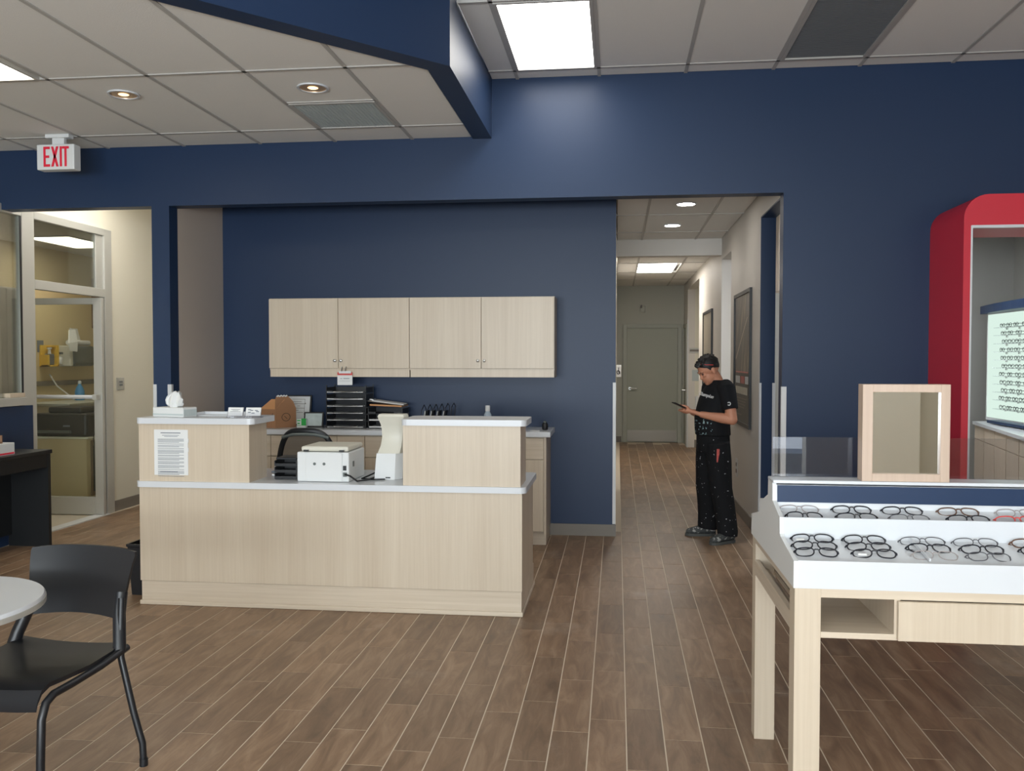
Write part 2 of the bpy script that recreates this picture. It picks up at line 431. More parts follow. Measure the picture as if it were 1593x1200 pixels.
# break room and passage on the left
mb = MB()
mb.box(XG - 0.10, XG, 8.585, 10.1, -0.05, 3.5)
mb.box(XG - 0.10, XG, 4.0, 8.585, 2.915, 3.5)
struct('wall_passage_left', mb, M['cream'])
struct('wall_passage_back', B(XG, -3.69, 10.0, 10.1, -0.05, 3.5), M['cream'])
struct('ceiling_passage', B(XG, -3.844, YH + 0.14, 10.0, 3.45, 3.5), M['ceil'])
struct('wall_breakroom_far', B(-7.3, -7.2, 4.0, 12.0, -0.05, 3.3), M['tan_wall'])
struct('wall_breakroom_back', B(-7.3, XG - 0.1, 12.0, 12.1, -0.05, 3.3), M['tan_wall'])
struct('wall_breakroom_side', B(XG - 0.10, XG, 10.1, 12.0, -0.05, 3.3), M['tan_wall'])
struct('ceiling_breakroom', B(-7.3, XG - 0.1, 4.0, 12.0, 3.0, 3.06), M['ceil'])
struct('wall_knee', B(XG - 0.06, XG + 0.04, 4.0, 7.30, -0.05, 1.185), M['navy'])
# showroom behind the red arch
struct('wall_showroom_back', B(XC + 0.13, 6.2, 11.0, 11.1, -0.05, 3.4), M['showroom'])
struct('wall_showroom_right', B(4.62, 4.72, YH + 0.14, 11.0, -0.05, 3.4), M['showroom'])
struct('ceiling_showroom', B(XC + 0.13, 6.2, YH + 0.14, 11.1, 3.2, 3.26), M['ceil'])
# the rest of the shop, behind and beside the camera
struct('wall_right', B(6.1, 6.2, -4.6, YH, -0.05, 4.0), M['beige'])
struct('wall_left', B(-8.1, -8.0, -4.6, YH, -0.05, 4.0), M['beige'])
mb = MB(); mb.box(-8.1, 6.2, -4.7, -4.6, -0.05, 0.4); mb.box(-8.1, 6.2, -4.7, -4.6, 3.1, 4.0); mb.box(4.4, 6.2, -4.7, -4.6, 0.4, 3.1); mb.box(-8.1, -4.2, -4.7, -4.6, 0.4, 3.1)
for x in (-1.3, 1.5): mb.box(x, x + 0.12, -4.7, -4.6, 0.4, 3.1)
struct('wall_front', mb, M['showroom'])
mb = MB(); mb.box(1.9, 2.94, -2.6, -2.4, -0.05, 3.8)
struct('wall_pier', mb, mat('pier_paint', (240, 237, 224), .6))
struct('wall_pier_return', B(2.94, 3.9, -2.8, -2.6, -0.05, 3.8), M['cream'])

# skirtings and corner guards
for nm, b in (('baseboard_niche', (-0.60, -0.006, YN - 0.012, YN, 0, 0.105)), ('baseboard_corridor_right', (XC - 0.012, XC, 8.02, 10.03, 0, 0.11)),
              ('baseboard_corridor_far', (XC - 0.012, XC, 10.94, 13.88, 0, 0.11)), ('baseboard_passage', (XG, XG + 0.012, 8.60, 10.0, 0, 0.11)),
              ('baseboard_end_left', (-0.01, 0.085, 16.985, 17.0, 0, 0.11)), ('baseboard_alcove', (XC + 0.13, 2.5, 16.085, 16.1, 0, 0.14)),
              ('baseboard_back', (XC, 2.32, YH - 0.012, YH, 0, 0.105))):
    struct(nm, B(*b), M['base'])
k = 4
def guard(x, y, dx, dy):
    global k
    mb = MB(); t = 0.004
    mb.box(min(x, x + dx), max(x, x + dx), y - t if dy > 0 else y, y if dy > 0 else y + t, 0.11, 1.385)
    mb.box(x - t if dx > 0 else x, x if dx > 0 else x + t, min(y, y + dy), max(y, y + dy), 0.11, 1.385)
    struct('trim_%d' % k, mb, M['guard']); k += 1
guard(-3.844, YH, 0.028, 0.03); guard(-3.690, YH, -0.028, 0.03)
guard(XC, YH, 0.034, 0.03); guard(-0.013, YN, -0.024, 0.03)
guard(XC, 8.02, 0.028, -0.03)if False else None
struct('trim_%d' % k, B(XC - 0.004, XC + 0.014, 8.0, 8.04, 0.11, 1.385), M['guard']); k += 1
struct('trim_%d' % k, B(XC + 0.108, XC + 0.133, 7.998, 8.03, 0.11, 1.385), M['guard']); k += 1
struct('trim_%d' % k, B(XC - 0.005, XC + 0.015, 16.08, 16.12, 0.0, 2.3), M['guard']); k += 1

# ------------------------------------------------------------------ bulkhead between the low and the high ceiling
mb = MB()
zb = 3.34
outer = [(-0.990, YH), (-0.994, 5.216), (-3.10, 2.98), (-6.6, -0.75)]
inner = [(-1.140, YH), (-1.138, 5.27), (-3.205, 3.085), (-6.7, -0.64)]
for i in range(3):
    a, b, c, d = outer[i], outer[i + 1], inner[i + 1], inner[i]
    mb.prism([a, b, c, d], 'z', zb, 3.95)
struct('wall_bulkhead', mb, M['navy'])

# ------------------------------------------------------------------ ceilings: panels in rails
ceil = struct('ceiling', B(-8, 6.2, -4.6, YH, 3.95, 4.02), M['ceil'])
def pmesh(w, d, t=0.012):
    m_ = MB().box(0, w, 0, d, 0, t, 0.002); ob = m_.build('panel', M['ceil']); me = ob.data; bpy.data.objects.remove(ob); return me
def rail(x0, x1, y0, y1, z, par): B(x0, x1, y0, y1, z - 0.006, z + 0.02).build('rail', M['rail'], par)
RX = [-2.065, -1.425, -0.785, -0.145, 0.515, 1.170, 1.800, 2.466, 3.11, 3.75, 4.4]
RY = [1.50, 2.81, 4.12, 5.44, 6.75, YH]
g = 0.011
lights_at = {(2, 3)}; grille_at = {(5, 3)}
for i in range(len(RX) - 1):
    for j in range(len(RY) - 1):
        if (i, j) in lights_at or (i, j) in grille_at: continue
        x0, x1, y0, y1 = RX[i], RX[i + 1], RY[j], RY[j + 1]
        if x0 < -0.985: x0 = -0.985
        if x1 < -0.98 or (x0 < -0.98 and y0 < 4.0): continue
        if i < 2: continue
        B(x0 + g, x1 - g, y0 + g, y1 - g, ZR, ZR + 0.012, 0.002).build('panel', M['ceil'], ceil)
for j in range(3, 5):
    B(-0.985, RX[2] - g, RY[j] + g, RY[j + 1] - g, ZR, ZR + 0.012, 0.002).build('panel', M['ceil'], ceil)
for x in RX[2:]: rail(x - 0.013, x + 0.013, 1.5, YH, ZR, ceil)
for y in RY[:-1]: rail(-0.985 if y > 5 else -0.6, 4.4, y - 0.013, y + 0.013, ZR, ceil)
for x0, x1, y0, y1 in ((-8, 6.2, -4.6, 1.5), (4.4, 6.2, 1.5, YH), (-8, -0.99, 1.5, 5.2)):
    struct('ceiling_shop', B(x0, x1, y0, y1, ZR + 0.001, ZR + 0.03), M['ceil'])
# low ceiling on the left, cut along the bulkhead
ceil2 = struct('ceiling_left', B(-8, -1.3, 5.0, YH, ZL + 0.05, ZL + 0.08), M['ceil'])
LX = [-6.14, -5.49, -4.85, -4.215, -3.55, -2.895, -2.265, -1.63, -1.14]
LY = [2.60, 3.90, 5.20, 6.555, YH]
def clip(poly, a, b):   # keep the part left of the line a -> b
    out = []
    def side(p): return (b[0] - a[0]) * (p[1] - a[1]) - (b[1] - a[1]) * (p[0] - a[0])
    for i in range(len(poly)):
        p, q = poly[i], poly[(i + 1) % len(poly)]
        sp, sq = side(p), side(q)
        if sp >= 0: out.append(p)
        if sp * sq < 0:
            t = sp / (sp - sq); out.append((p[0] + (q[0] - p[0]) * t, p[1] + (q[1] - p[1]) * t))
    return out
IA, IB = inner[1], inner[2]
def lpanel(x0, x1, y0, y1, m_='ceil', nm='panel'):
    poly = clip([(x0, y0), (x1, y0), (x1, y1), (x0, y1)], IA, IB) if y0 < 5.5 else [(x0, y0), (x1, y0), (x1, y1), (x0, y1)]
    poly = clip([(x0, y0), (x1, y0), (x1, y1), (x0, y1)], IB, IA)
    poly2 = []
    if len(poly) > 2: MB().prism(poly, 'z', ZL, ZL + 0.012).build(nm, M[m_], ceil2)
for i in range(len(LX) - 1):
    for j in range(len(LY) - 1):
        x0, x1, y0, y1 = LX[i] + g, LX[i + 1] - g, LY[j] + g, LY[j + 1] - g
        if i == 2 and j == 1: x0l = 0
        if (i, j) == (3, 1): continue                       # the left ceiling light
        if (i, j) == (6, 2):
            lpanel(x0, x1, y0, 5.875 - g); continue          # vent below takes the rest
        lpanel(x0, x1, y0, y1)
for x in LX[:-1]:
    p = clip([(x - 0.013, 2.6), (x + 0.013, 2.6), (x + 0.013, YH), (x - 0.013, YH)], IB, IA)
    if len(p) > 2: MB().prism(p, 'z', ZL - 0.006, ZL + 0.014).build('rail', M['rail'], ceil2)
for y in LY[:-1]:
    p = clip([(-6.2, y - 0.013), (-1.14, y - 0.013), (-1.14, y + 0.013), (-6.2, y + 0.013)], IB, IA)
    if len(p) > 2: MB().prism(p, 'z', ZL - 0.006, ZL + 0.014).build('rail', M['rail'], ceil2)
rail(LX[6], LX[7], 5.862, 5.888, ZL, ceil2)
# corridor ceiling, two bays
ceil3 = struct('ceiling_corridor', B(-0.013, XC, YH + 0.14, 17.0, 3.12, 3.18), M['ceil'])
CX = [-0.01, 0.295, 0.94, XC]
for (y0, y1, z, ys) in ((YH + 0.14, 10.94, 3.055, [YH + 0.14, 7.83, 9.065, 10.30, 10.94]), (11.10, 17.0, 2.985, [11.1, 12.95, 14.35, 15.6, 17.0])):
    for i in range(3):
        for j in range(4):
            if z < 3 and (i, j) == (1, 1): continue
            B(CX[i] + .008, CX[i + 1] - .008, ys[j] + .008, ys[j + 1] - .008, z, z + 0.012, 0.002).build('panel', M['ceil'], ceil3)
    for x in CX[1:3]: rail(x - 0.012, x + 0.012, y0, y1, z, ceil3)
    for y in ys[1:-1]: rail(-0.01, XC, y - 0.012, y + 0.012, z, ceil3)

# ------------------------------------------------------------------ ceiling lights, vents
def troffer(x0, x1, y0, y1, z, label, m_, frame=0.03, group=None):
    t = thing('ceiling_light', label, 'ceiling light', ((x0 + x1) / 2, (y0 + y1) / 2, z), group=group)
    mb = MB()
    mb.box(x0, x1, y0, y0 + frame, z - 0.012, z + 0.03); mb.box(x0, x1, y1 - frame, y1, z - 0.012, z + 0.03)
    mb.box(x0, x0 + frame, y0 + frame, y1 - frame, z - 0.012, z + 0.03); mb.box(x1 - frame, x1, y0 + frame, y1 - frame, z - 0.012, z + 0.03)
    mb.build('frame', M['rail'], t)
    B(x0 + frame, x1 - frame, y0 + frame, y1 - frame, z - 0.004, z + 0.01).build('diffuser', M[m_], t)
    return t
troffer(-0.772, -0.158, 5.453, 6.737, ZR, 'large bright fluorescent panel in the high ceiling beside the navy bulkhead', 'light', 0.022)
troffer(LX[3] + .013, LX[4] - .05, 3.913, 5.187, ZL, 'fluorescent panel at the edge of the low ceiling above the exit sign', 'lightw', 0.02)
troffer(0.283, 0.87, 12.93, 14.33, 2.985, 'bright square light panel far down the corridor ceiling', 'lightc', 0.01)
troffer(-6.80, -6.19, 9.40, 10.46, 3.0, 'light panel in the break room seen through the transom glass', 'lightw', 0.02)
def downlight(x, y, z, r, label, kind, group):
    t = thing('downlight', label, 'downlight', (x, y, z), group=group)
    MB().lathe([(r, 0.012), (r + 0.014, 0.0), (r + 0.018, -0.004), (r + 0.016, -0.010), (r + 0.002, -0.010), (r, 0.0)], (x, y, z), 28).build('trim_ring', M['white'], t, True)
    if kind == 'recess':
        MB().lathe([(r, 0.0), (r * 0.98, -0.005), (r * 0.94, -0.006), (r * 0.93, -0.003)], (x, y, z - 0.001), 28).build('rim', M['brass'], t, True)
        MB().lathe([(r * 0.93, 0.0), (r * 0.5, 0.001), (0, 0.0)], (x, y, z - 0.0045), 28).build('reflector', M['brass'], t, True)
        MB().lathe([(r * 0.40, 0.0), (r * 0.3, -0.004), (0, -0.006)], (x, y, z - 0.005), 20).build('lamp', M['lamp'], t, True)
    else:
        MB().lathe([(r, 0.0), (r, -0.004), (0, -0.006)], (x, y, z - 0.003), 28).build('lens', M['lightd'], t, True)
    return t
downlight(-3.255, 5.55, ZL, 0.085, 'recessed warm downlight in the low ceiling nearer the exit sign', 'recess', 'recessed downlights in the low ceiling')
downlight(-1.96, 5.56, ZL, 0.085, 'recessed warm downlight in the low ceiling beside the grey air vent', 'recess', 'recessed downlights in the low ceiling')
downlight(0.637, 8.45, 3.055, 0.082, 'lit round corridor downlight nearer the opening', 'lit', 'corridor downlights')
downlight(0.592, 9.78, 3.055, 0.080, 'lit round corridor downlight nearer the white cross beam', 'lit', 'corridor downlights')
t = thing('air_vent', 'square perforated grey air vent in the low ceiling beside a downlight', 'vent', (-1.95, 6.2, ZL))
mb = MB(); a = (LX[6] + .013, LX[7] - .013, 5.89, 6.54); f = 0.02
mb.box(a[0], a[1], a[2], a[2] + f, ZL - .010, ZL + .012); mb.box(a[0], a[1], a[3] - f, a[3], ZL - .010, ZL + .012); mb.box(a[0], a[0] + f, a[2] + f, a[3] - f, ZL - .010, ZL + .012); mb.box(a[1] - f, a[1], a[2] + f, a[3] - f, ZL - .010, ZL + .012)
mb.build('frame', M['rail'], t)
mb = MB(); n = 22
for q in range(n):
    x = a[0] + f + (a[1] - a[0] - 2 * f) * q / n; mb.box(x, x + 0.016, a[2] + f, a[3] - f, ZL - .004, ZL)
for q in range(n):
    y = a[2] + f + (a[3] - a[2] - 2 * f) * q / n; mb.box(a[0] + f, a[1] - f, y, y + 0.017, ZL - .002, ZL + .002)
mb.build('perforated_plate', M['ventgrey'], t, kind='stuff')
B(a[0] + f, a[1] - f, a[2] + f, a[3] - f, ZL + .006, ZL + .012).build('backing', M['ventgrey'], t)
t = thing('return_grille', 'dark grey return air grille in the high ceiling right of the light panel', 'grille', (1.485, 6.1, ZR))
x0, x1, y0, y1 = RX[5] + .013, RX[6] - .013, RY[3] + .013, RY[4] - .013
mb = MB(); f = 0.025
mb.box(x0, x1, y0, y0 + f, ZR - .012, ZR + .02); mb.box(x0, x1, y1 - f, y1, ZR - .012, ZR + .02); mb.box(x0, x0 + f, y0 + f, y1 - f, ZR - .012, ZR + .02); mb.box(x1 - f, x1, y0 + f, y1 - f, ZR - .012, ZR + .02)
mb.build('frame', M['rail'], t)
mb = MB(); n = 60
for q in range(n):
    y = y0 + f + (y1 - y0 - 2 * f) * q / n
    mb.box(x0 + f, x1 - f, y, y + 0.012, ZR - 0.002, ZR + 0.012)
mb.build('louvres', M['darkgrille'], t, kind='stuff')
B(x0 + f, x1 - f, y0 + f, y1 - f, ZR + 0.016, ZR + 0.02).build('backing', M['black'], t)

troffer(-4.85, -4.25, 7.3, 8.5, 3.449, 'added fill light panel in the passage ceiling, unseen behind the header', 'lightp', 0.02)  # unseen panel, added to brighten the cream passage wall
troffer(2.4, 3.0, 8.4, 9.6, 3.199, 'added unseen fill light panel in the showroom ceiling beyond the red arch', 'lights', 0.02)  # out of view, added to lift the dim showroom
troffer(1.83, 2.44, -1.3, 0.0, ZR, 'added unseen fill light panel behind the camera above the shop floor', 'light', 0.02)  # out of view, added to brighten the pier reflected in the mirror
troffer(-2.8, -2.2, -1.3, 0.0, ZR, 'second added fill light panel behind the camera, above the left shop floor', 'light', 0.02)  # its unseen partner, added for more light behind the camera
# exit sign
t = thing('exit_sign', 'white EXIT sign with red letters hanging from the low ceiling', 'sign', (-4.345, 6.50, ZL))
B(-4.512, -4.199, 6.45, 6.54, 3.075, 3.272, 0.008, 2).build('housing', M['whitep'], t)
B(-4.45, -4.25, 6.46, 6.53, ZL - 0.03, ZL - 0.001, 0.004).build('canopy', M['whitep'], t)
B(-4.40, -4.30, 6.48, 6.51, 3.27, ZL - 0.02).build('stem', M['whitep'], t)
def bars(poly_list, x, y, z, sx, sz):
    m_ = MB()
    for p in poly_list: m_.prism([(x + a * sx, z + b * sz) for a, b in p], 'y', y, y + 0.006)
    return m_
LET = {'E': [[(0, 0), (.22, 0), (.22, 1), (0, 1)], [(.22, 0), (.7, 0), (.7, .12), (.22, .12)], [(.22, .44), (.62, .44), (.62, .56), (.22, .56)], [(.22, .88), (.7, .88), (.7, 1), (.22, 1)]],
       'X': [[(0, 0), (.24, 0), (.80, 1), (.56, 1)], [(.56, 0), (.80, 0), (.24, 1), (0, 1)]],
       'I': [[(0, 0), (.22, 0), (.22, 1), (0, 1)]], 'T': [[(.26, 0), (.48, 0), (.48, .88), (.26, .88)], [(0, .88), (.74, .88), (.74, 1), (0, 1)]]}
for ch, x in (('E', -4.452), ('X', -4.388), ('I', -4.316), ('T', -4.296)):
    bars(LET[ch], x, 6.4455, 3.098, 0.075, 0.155).build('letter', M['exitred'], t)

# ------------------------------------------------------------------ glass wall and door on the left
t = struct('window_1', MB().box(XG - .03, XG + .03, 7.20, 7.37, 0.0, 2.92, 0.004), M['alum'])
def bar(nm, *b): return B(*b, 0.003).build(nm, M['alum'], t)
bar('rail', XG - .03, XG + .03, 4.0, 7.20, 2.85, 2.92); bar('rail', XG - .03, XG + .03, 7.37, 8.46, 2.85, 2.92)
bar('rail', XG - .04, XG + .06, 4.0, 7.20, 1.19, 1.262); bar('rail', XG - .03, XG + .03, 7.37, 8.46, 2.225, 2.31)
bar('jamb', XG - .03, XG + .03, 8.455, 8.585, 0, 2.92)
bar('stop', XG - .012, XG + .012, 8.33, 8.455, 2.31, 2.85); 
B(XG - .004, XG + .004, 4.0, 7.20, 1.262, 2.85).build('pane', M['glass'], t)
B(XG - .004, XG + .004, 7.37, 8.455, 2.31, 2.85).build('pane', M['glass'], t)
B(XG + .031, XG + .034, 7.165, 7.19, 1.27, 2.85).build('gasket', M['black'], t)
d = struct('door_1', B(-5.265, -5.175, 8.36, 8.405, 0.008, 2.215, 0.003), M['alum'])
def dbar(nm, *b, m_='alum'): return B(*b, 0.003).build(nm, M[m_], d)
dbar('stile', -6.15, -6.06, 8.36, 8.405, 0.008, 2.215); dbar('rail', -6.06, -5.265, 8.36, 8.405, 2.150, 2.215); dbar('rail', -6.06, -5.265, 8.36, 8.405, 0.008, 0.19)
B(-6.06, -5.265, 8.378, 8.387, 0.19, 2.150).build('pane', M['glass'], d)
mb = MB(); mb.tube([(-5.92, 8.31, 1.213), (-5.20, 8.31, 1.213)], 0.020, 12); mb.build('push_bar', M['guard'], d, True)
dbar('bracket', -6.02, -5.90, 8.28, 8.36, 1.17, 1.25); dbar('bracket', -5.235, -5.19, 8.28, 8.36, 1.185, 1.24)
t = thing('wall_switch', 'grey double switch plate on the cream wall beside the glass door', 'switch', (XG, 8.755, 1.336))
B(XG + .001, XG + .009, 8.69, 8.825, 1.27, 1.40, 0.002).build('plate', M['steel'], t)
for z in (1.312, 1.345): B(XG + .009, XG + .016, 8.735, 8.785, z, z + .02, 0.002).build('toggle', M['darkgrille'], t)

# break room things
t = thing('towel_dispenser', 'smoke grey paper towel dispenser on the break room wall', 'dispenser', (-7.2, 10.95, 1.5))
B(-7.199, -7.02, 10.72, 11.22, 1.50, 1.77, 0.05, 3).build('cover', M['grey'], t, True)
B(-7.199, -7.03, 10.66, 10.72, 1.50, 1.77, 0.01).build('side', M['warmwhite'], t)
t = thing('paper_towels', 'loose white paper towels and a roll on top of the dispenser', 'paper towels', (-7.1, 10.9, 1.77))
MB().tube([(-7.10, 10.72, 1.81), (-7.10, 11.16, 1.81)], 0.035, 14).build('roll', M['paper'], t, True)
MB().loft([[(-7.00, 10.60, 1.70), (-6.985, 10.60, 1.70), (-6.985, 10.74, 1.69), (-7.00, 10.74, 1.69)], [(-7.01, 10.58, 1.80), (-6.99, 10.58, 1.80), (-6.99, 10.76, 1.82), (-7.01, 10.76, 1.82)], [(-7.08, 10.70, 1.97), (-7.06, 10.70, 1.97), (-7.06, 10.82, 1.98), (-7.08, 10.82, 1.98)]]).build('sheet', M['paper'], t)
MB().loft([[(-7.14, 10.86, 1.84), (-7.12, 10.86, 1.84), (-7.12, 11.02, 1.84), (-7.14, 11.02, 1.84)], [(-7.17, 10.85, 2.0), (-7.15, 10.85, 2.0), (-7.15, 11.0, 2.0), (-7.17, 11.0, 2.0)]]).build('sheet', M['paper'], t)
t = thing('wipe_station', 'yellow wall box holding a dark bottle beside the towel dispenser', 'dispenser', (-7.2, 10.40, 1.50))
mb = MB(); mb.box(-7.199, -7.18, 10.28, 10.50, 1.50, 1.77); mb.box(-7.18, -7.08, 10.28, 10.31, 1.50, 1.65); mb.box(-7.18, -7.08, 10.47, 10.50, 1.50, 1.77); mb.box(-7.18, -7.08, 10.28, 10.50, 1.50, 1.52); mb.box(-7.18, -7.10, 10.40, 10.50, 1.75, 1.77)
mb.build('holder', M['yellow'], t)
B(-7.17, -7.10, 10.33, 10.44, 1.52, 1.66, 0.01).build('bottle', M['darkgrille'], t); MB().lathe([(.02, 0), (.018, .06), (.03, .065), (.03, .08)], (-7.135, 10.385, 1.66), 10).build('cap', M['whitep'], t, True)
t = thing('spray_bottle', 'small clear spray bottle hanging beside the yellow wall box', 'bottle', (-7.15, 10.56, 1.53))
MB().lathe([(.04, 0), (.045, .03), (.04, .08), (.015, .11), (.015, .13)], (-7.13, 10.575, 1.53), 14).build('body', M['whitep'], t, True); B(-7.17, -7.09, 10.55, 10.60, 1.655, 1.685, .004).build('trigger', M['grey'], t)
tag(B(-7.199, -7.195, 10.24, 10.36, 1.68, 1.83).build('wall_notice', M['ink']), 'small grey notice on the break room wall above the yellow box', 'notice')
t = thing('wall_cabinet', 'brown wall cabinet corner above the break room sink', 'cabinet', (-7.2, 11.6, 2.0))
B(-7.199, -6.95, 11.40, 11.98, 2.02, 2.7, .004).build('body', M['lbrown'], t); B(-6.95, -6.93, 11.41, 11.97, 2.03, 2.69, .004).build('door', M['lbrown'], t)
t = thing('sink_counter', 'beige break room counter with a grey upstand along the far wall', 'counter', (-6.9, 10.5, 0))
B(-7.199, -6.60, 9.95, 11.99, 0.003, 1.02).build('base', M['vinyl'], t); B(-7.199, -6.57, 9.94, 11.99, 1.02, 1.055, .005).build('worktop', M['grey_wall'], t); B(-7.199, -7.17, 9.94, 11.99, 1.255, 1.315).build('upstand', M['base'], t)
t = thing('faucet', 'dark curved faucet over the break room sink', 'faucet', (-7.05, 11.28, 1.055))
MB().tube([(-7.05, 11.28, 1.056), (-7.05, 11.28, 1.30), (-7.04, 11.28, 1.36), (-6.99, 11.29, 1.385), (-6.94, 11.30, 1.36), (-6.93, 11.30, 1.28)], 0.014, 8).build('spout', M['steel'], t, True); MB().lathe([(.03, 0), (.03, .02), (.016, .03)], (-7.05, 11.28, 1.056), 14).build('base', M['steel'], t, True)
t = thing('soap_bottle', 'blue dish soap bottle on the break room counter', 'bottle', (-7.0, 10.93, 1.055))
MB().lathe([(.055, 0), (.06, .02), (.06, .12), (.04, .17), (.02, .20), (.02, .215)], (-7.0, 10.80, 1.056), 16).build('body', M['blue'], t, True); MB().lathe([(.022, 0), (.022, .03), (.01, .04)], (-7.0, 10.80, 1.27), 12).build('cap', M['whitep'], t, True)
t = thing('paper_bag', 'brown paper bag standing on the break room counter by the faucet', 'bag', (-6.75, 11.2, 1.055))
B(-6.82, -6.66, 11.02, 11.26, 1.056, 1.22, .006).build('body', M['brown'], t); B(-6.83, -6.65, 11.01, 11.27, 1.20, 1.225, .004).build('fold', M['brown'], t)
t = thing('tall_cabinet', 'tall pale cabinet in the break room behind the fixed glass', 'cabinet', (-6.9, 9.1, 0))
B(-7.19, -6.75, 8.55, 9.55, 0.003, 2.40, .006).build('body', M['white_wall'], t); B(-6.75, -6.73, 8.56, 9.06, .05, 2.38, .004).build('door', M['white_wall'], t); B(-6.75, -6.73, 9.075, 9.54, .05, 2.38, .004).build('door', M['white_wall'], t)
t = thing('file_cabinet', 'beige cabinet carrying the black printer behind the glass door', 'cabinet', (-6.3, 9.5, 0))
B(-6.70, -5.89, 9.20, 9.85, 0.003, 0.70, .004).build('body', M['tan_wall'], t); B(-6.72, -5.86, 9.18, 9.87, 0.70, 0.72, .004).build('top', M['cream'], t); B(-5.89, -5.872, 9.27, 9.84, 0.05, 0.68, .003).build('door', M['lbrown'], t); B(-5.872, -5.86, 9.29, 9.31, .1, .62, .002).build('handle', M['black'], t)
t = thing('office_printer', 'black printer on the beige cabinet behind the glass door', 'printer', (-6.2, 9.5, 0.72))
B(-6.56, -5.92, 9.25, 9.75, .721, .98, .03, 2).build('body', M['black'], t); B(-6.42, -6.02, 9.30, 9.66, .98, 1.05, .02, 2).build('scanner_lid', M['black'], t); B(-6.20, -6.12, 9.244, 9.25, .83, .85).build('badge', M['ink'], t); B(-6.50, -6.10, 9.22, 9.25, .76, .79, .004).build('tray', M['grey'], t)
mb = MB(); mb.tube([(-5.94, 9.5, .86), (-5.88, 9.35, .82), (-5.86, 9.28, .70), (-5.855, 9.30, .60), (-5.84, 9.5, .58)], .006, 6)
tag(mb.build('power_cord', M['black'], smooth=True), 'black power cord drooping from the black printer down the beige cabinet', 'cord')
mb = MB(); mb.tube([(-7.16, 10.42, 1.40), (-7.12, 10.40, 1.36), (-7.10, 10.48, 1.25), (-7.0, 10.55, 1.14), (-6.95, 10.60, 1.068)], .010, 6)
tag(mb.build('charging_cord', M['whitep'], smooth=True), 'white cord hanging down the break room wall above the counter', 'cord')

# ------------------------------------------------------------------ black desk in front of the knee wall, with boxes
t = thing('side_desk', 'black desk standing against the navy knee wall by the glass', 'desk', (-4.98, 6.2, 0))
B(-5.175, -4.775, 4.9, 6.97, 0.795, 0.828, .003).build('top', M['desk'], t); B(-5.16, -4.79, 6.93, 6.965, 0.0, 0.795).build('end_panel', M['desk'], t); B(-5.16, -4.79, 4.92, 4.955, 0.0, 0.795).build('end_panel', M['desk'], t)
B(-4.81, -4.795, 4.955, 6.93, 0.68, 0.795).build('apron', M['desk'], t); B(-5.15, -5.13, 4.955, 6.93, 0.10, 0.795).build('modesty_panel', M['desk'], t)
t = thing('carton', 'flat white carton with a red stripe lying on the black desk', 'box', (-4.9, 6.4, .83))
B(-5.14, -4.82, 6.05, 6.56, .829, .925, .003).build('body', M['whitep'], t); B(-4.82, -4.8185, 6.06, 6.55, .836, .85).build('stripe', M['exitred'], t); B(-5.13, -4.82, 6.5605, 6.562, .836, .85).build('stripe', M['exitred'], t); B(-4.82, -4.8188, 6.2, 6.27, .875, .895).build('print', M['ink'], t); B(-4.82, -4.8188, 6.34, 6.37, .87, .90).build('print', M['exitred'], t)
t = thing('carton', 'open white and brown box on top of the red striped carton', 'box', (-4.95, 6.2, .925))
mb = MB(); mb.box(-5.15, -4.85, 5.9, 6.46, .926, .932); mb.box(-5.15, -4.85, 6.45, 6.46, .932, .99); mb.box(-5.15, -5.14, 5.9, 6.45, .932, .99); mb.box(-4.86, -4.85, 5.9, 6.45, .932, .945)
mb.build('body', M['brown'], t); B(-5.16, -4.95, 5.9, 6.47, .99, .996).build('lid', M['whitep'], t)
tag(B(-5.24, -5.165, 6.98, 7.18, 1.263, 1.30, .003).build('wood_strip', M['wood']), 'small stack of pale wood strips on the window ledge over the knee wall', 'wood')

# ------------------------------------------------------------------ reception desk
t = thing('reception_desk', 'pale wood two level reception desk with white tops in the middle of the room', 'desk', (-1.83, 5.7, 0))
XL, XR, Y0, Y1 = -3.076, -0.578, 5.37, 6.07
B(XL, XR, Y0, Y0 + .02, .158, .770).build('front_panel', M['wood'], t)
B(XL, XL + .02, Y0 + .02, Y1, .158, .770).build('side_panel', M['wood'], t); B(XR - .02, XR, Y0 + .02, Y1, .158, .770).build('side_panel', M['wood'], t)
B(XL + .005, XR - .004, Y0 + .008, Y0 + .03, 0.0, .155).build('plinth', M['wood_x'], t); B(XL + .008, XL + .025, Y0 + .03, Y1, 0, .155).build('plinth', M['wood_x'], t); B(XR - .022, XR - .004, Y0 + .03, Y1 + .1, 0, .155).build('plinth', M['wood_x'], t)
mb = MB(); mb.box(XL - .006, XR + .004, Y0 - .004, Y0 + .008, 0, .03, .006, 2); mb.box(XR - .004, XR + .006, Y0 - .004, Y1 + .1, 0, .03, .006, 2); mb.box(XL - .006, XL + .006, Y0, Y1, 0, .03, .006, 2)
mb.build('shoe_trim', M['wood_x'], t)
B(XL + .02, XR - .02, Y1 - .03, Y1 - .01, .02, .77).build('back_panel', M['wood_in'], t)
def slab(nm, x0, x1, y0, y1, z0, z1, r=0.04):
    def arc(cx, cy, a0): return [(cx + r * math.cos(a0 + PI / 2 * i / 6), cy + r * math.sin(a0 + PI / 2 * i / 6)) for i in range(7)]
    pts = arc(x1 - r, y1 - r, 0) + arc(x0 + r, y1 - r, PI / 2) + arc(x0 + r, y0 + r, PI) + arc(x1 - r, y0 + r, 1.5 * PI)
    m_ = MB(); m_.prism(pts, 'z', z0, z1); return m_.build(nm, M['white'], t)
slab('worktop', -3.095, -.552, 5.348, 6.09, .770, .808)
ped = B(-3.076, -2.330, 5.370, 5.655, .808, 1.180).build('pedestal', M['wood'], t)
slab('pedestal_top', -3.093, -2.295, 5.350, 5.74, 1.180, 1.218)
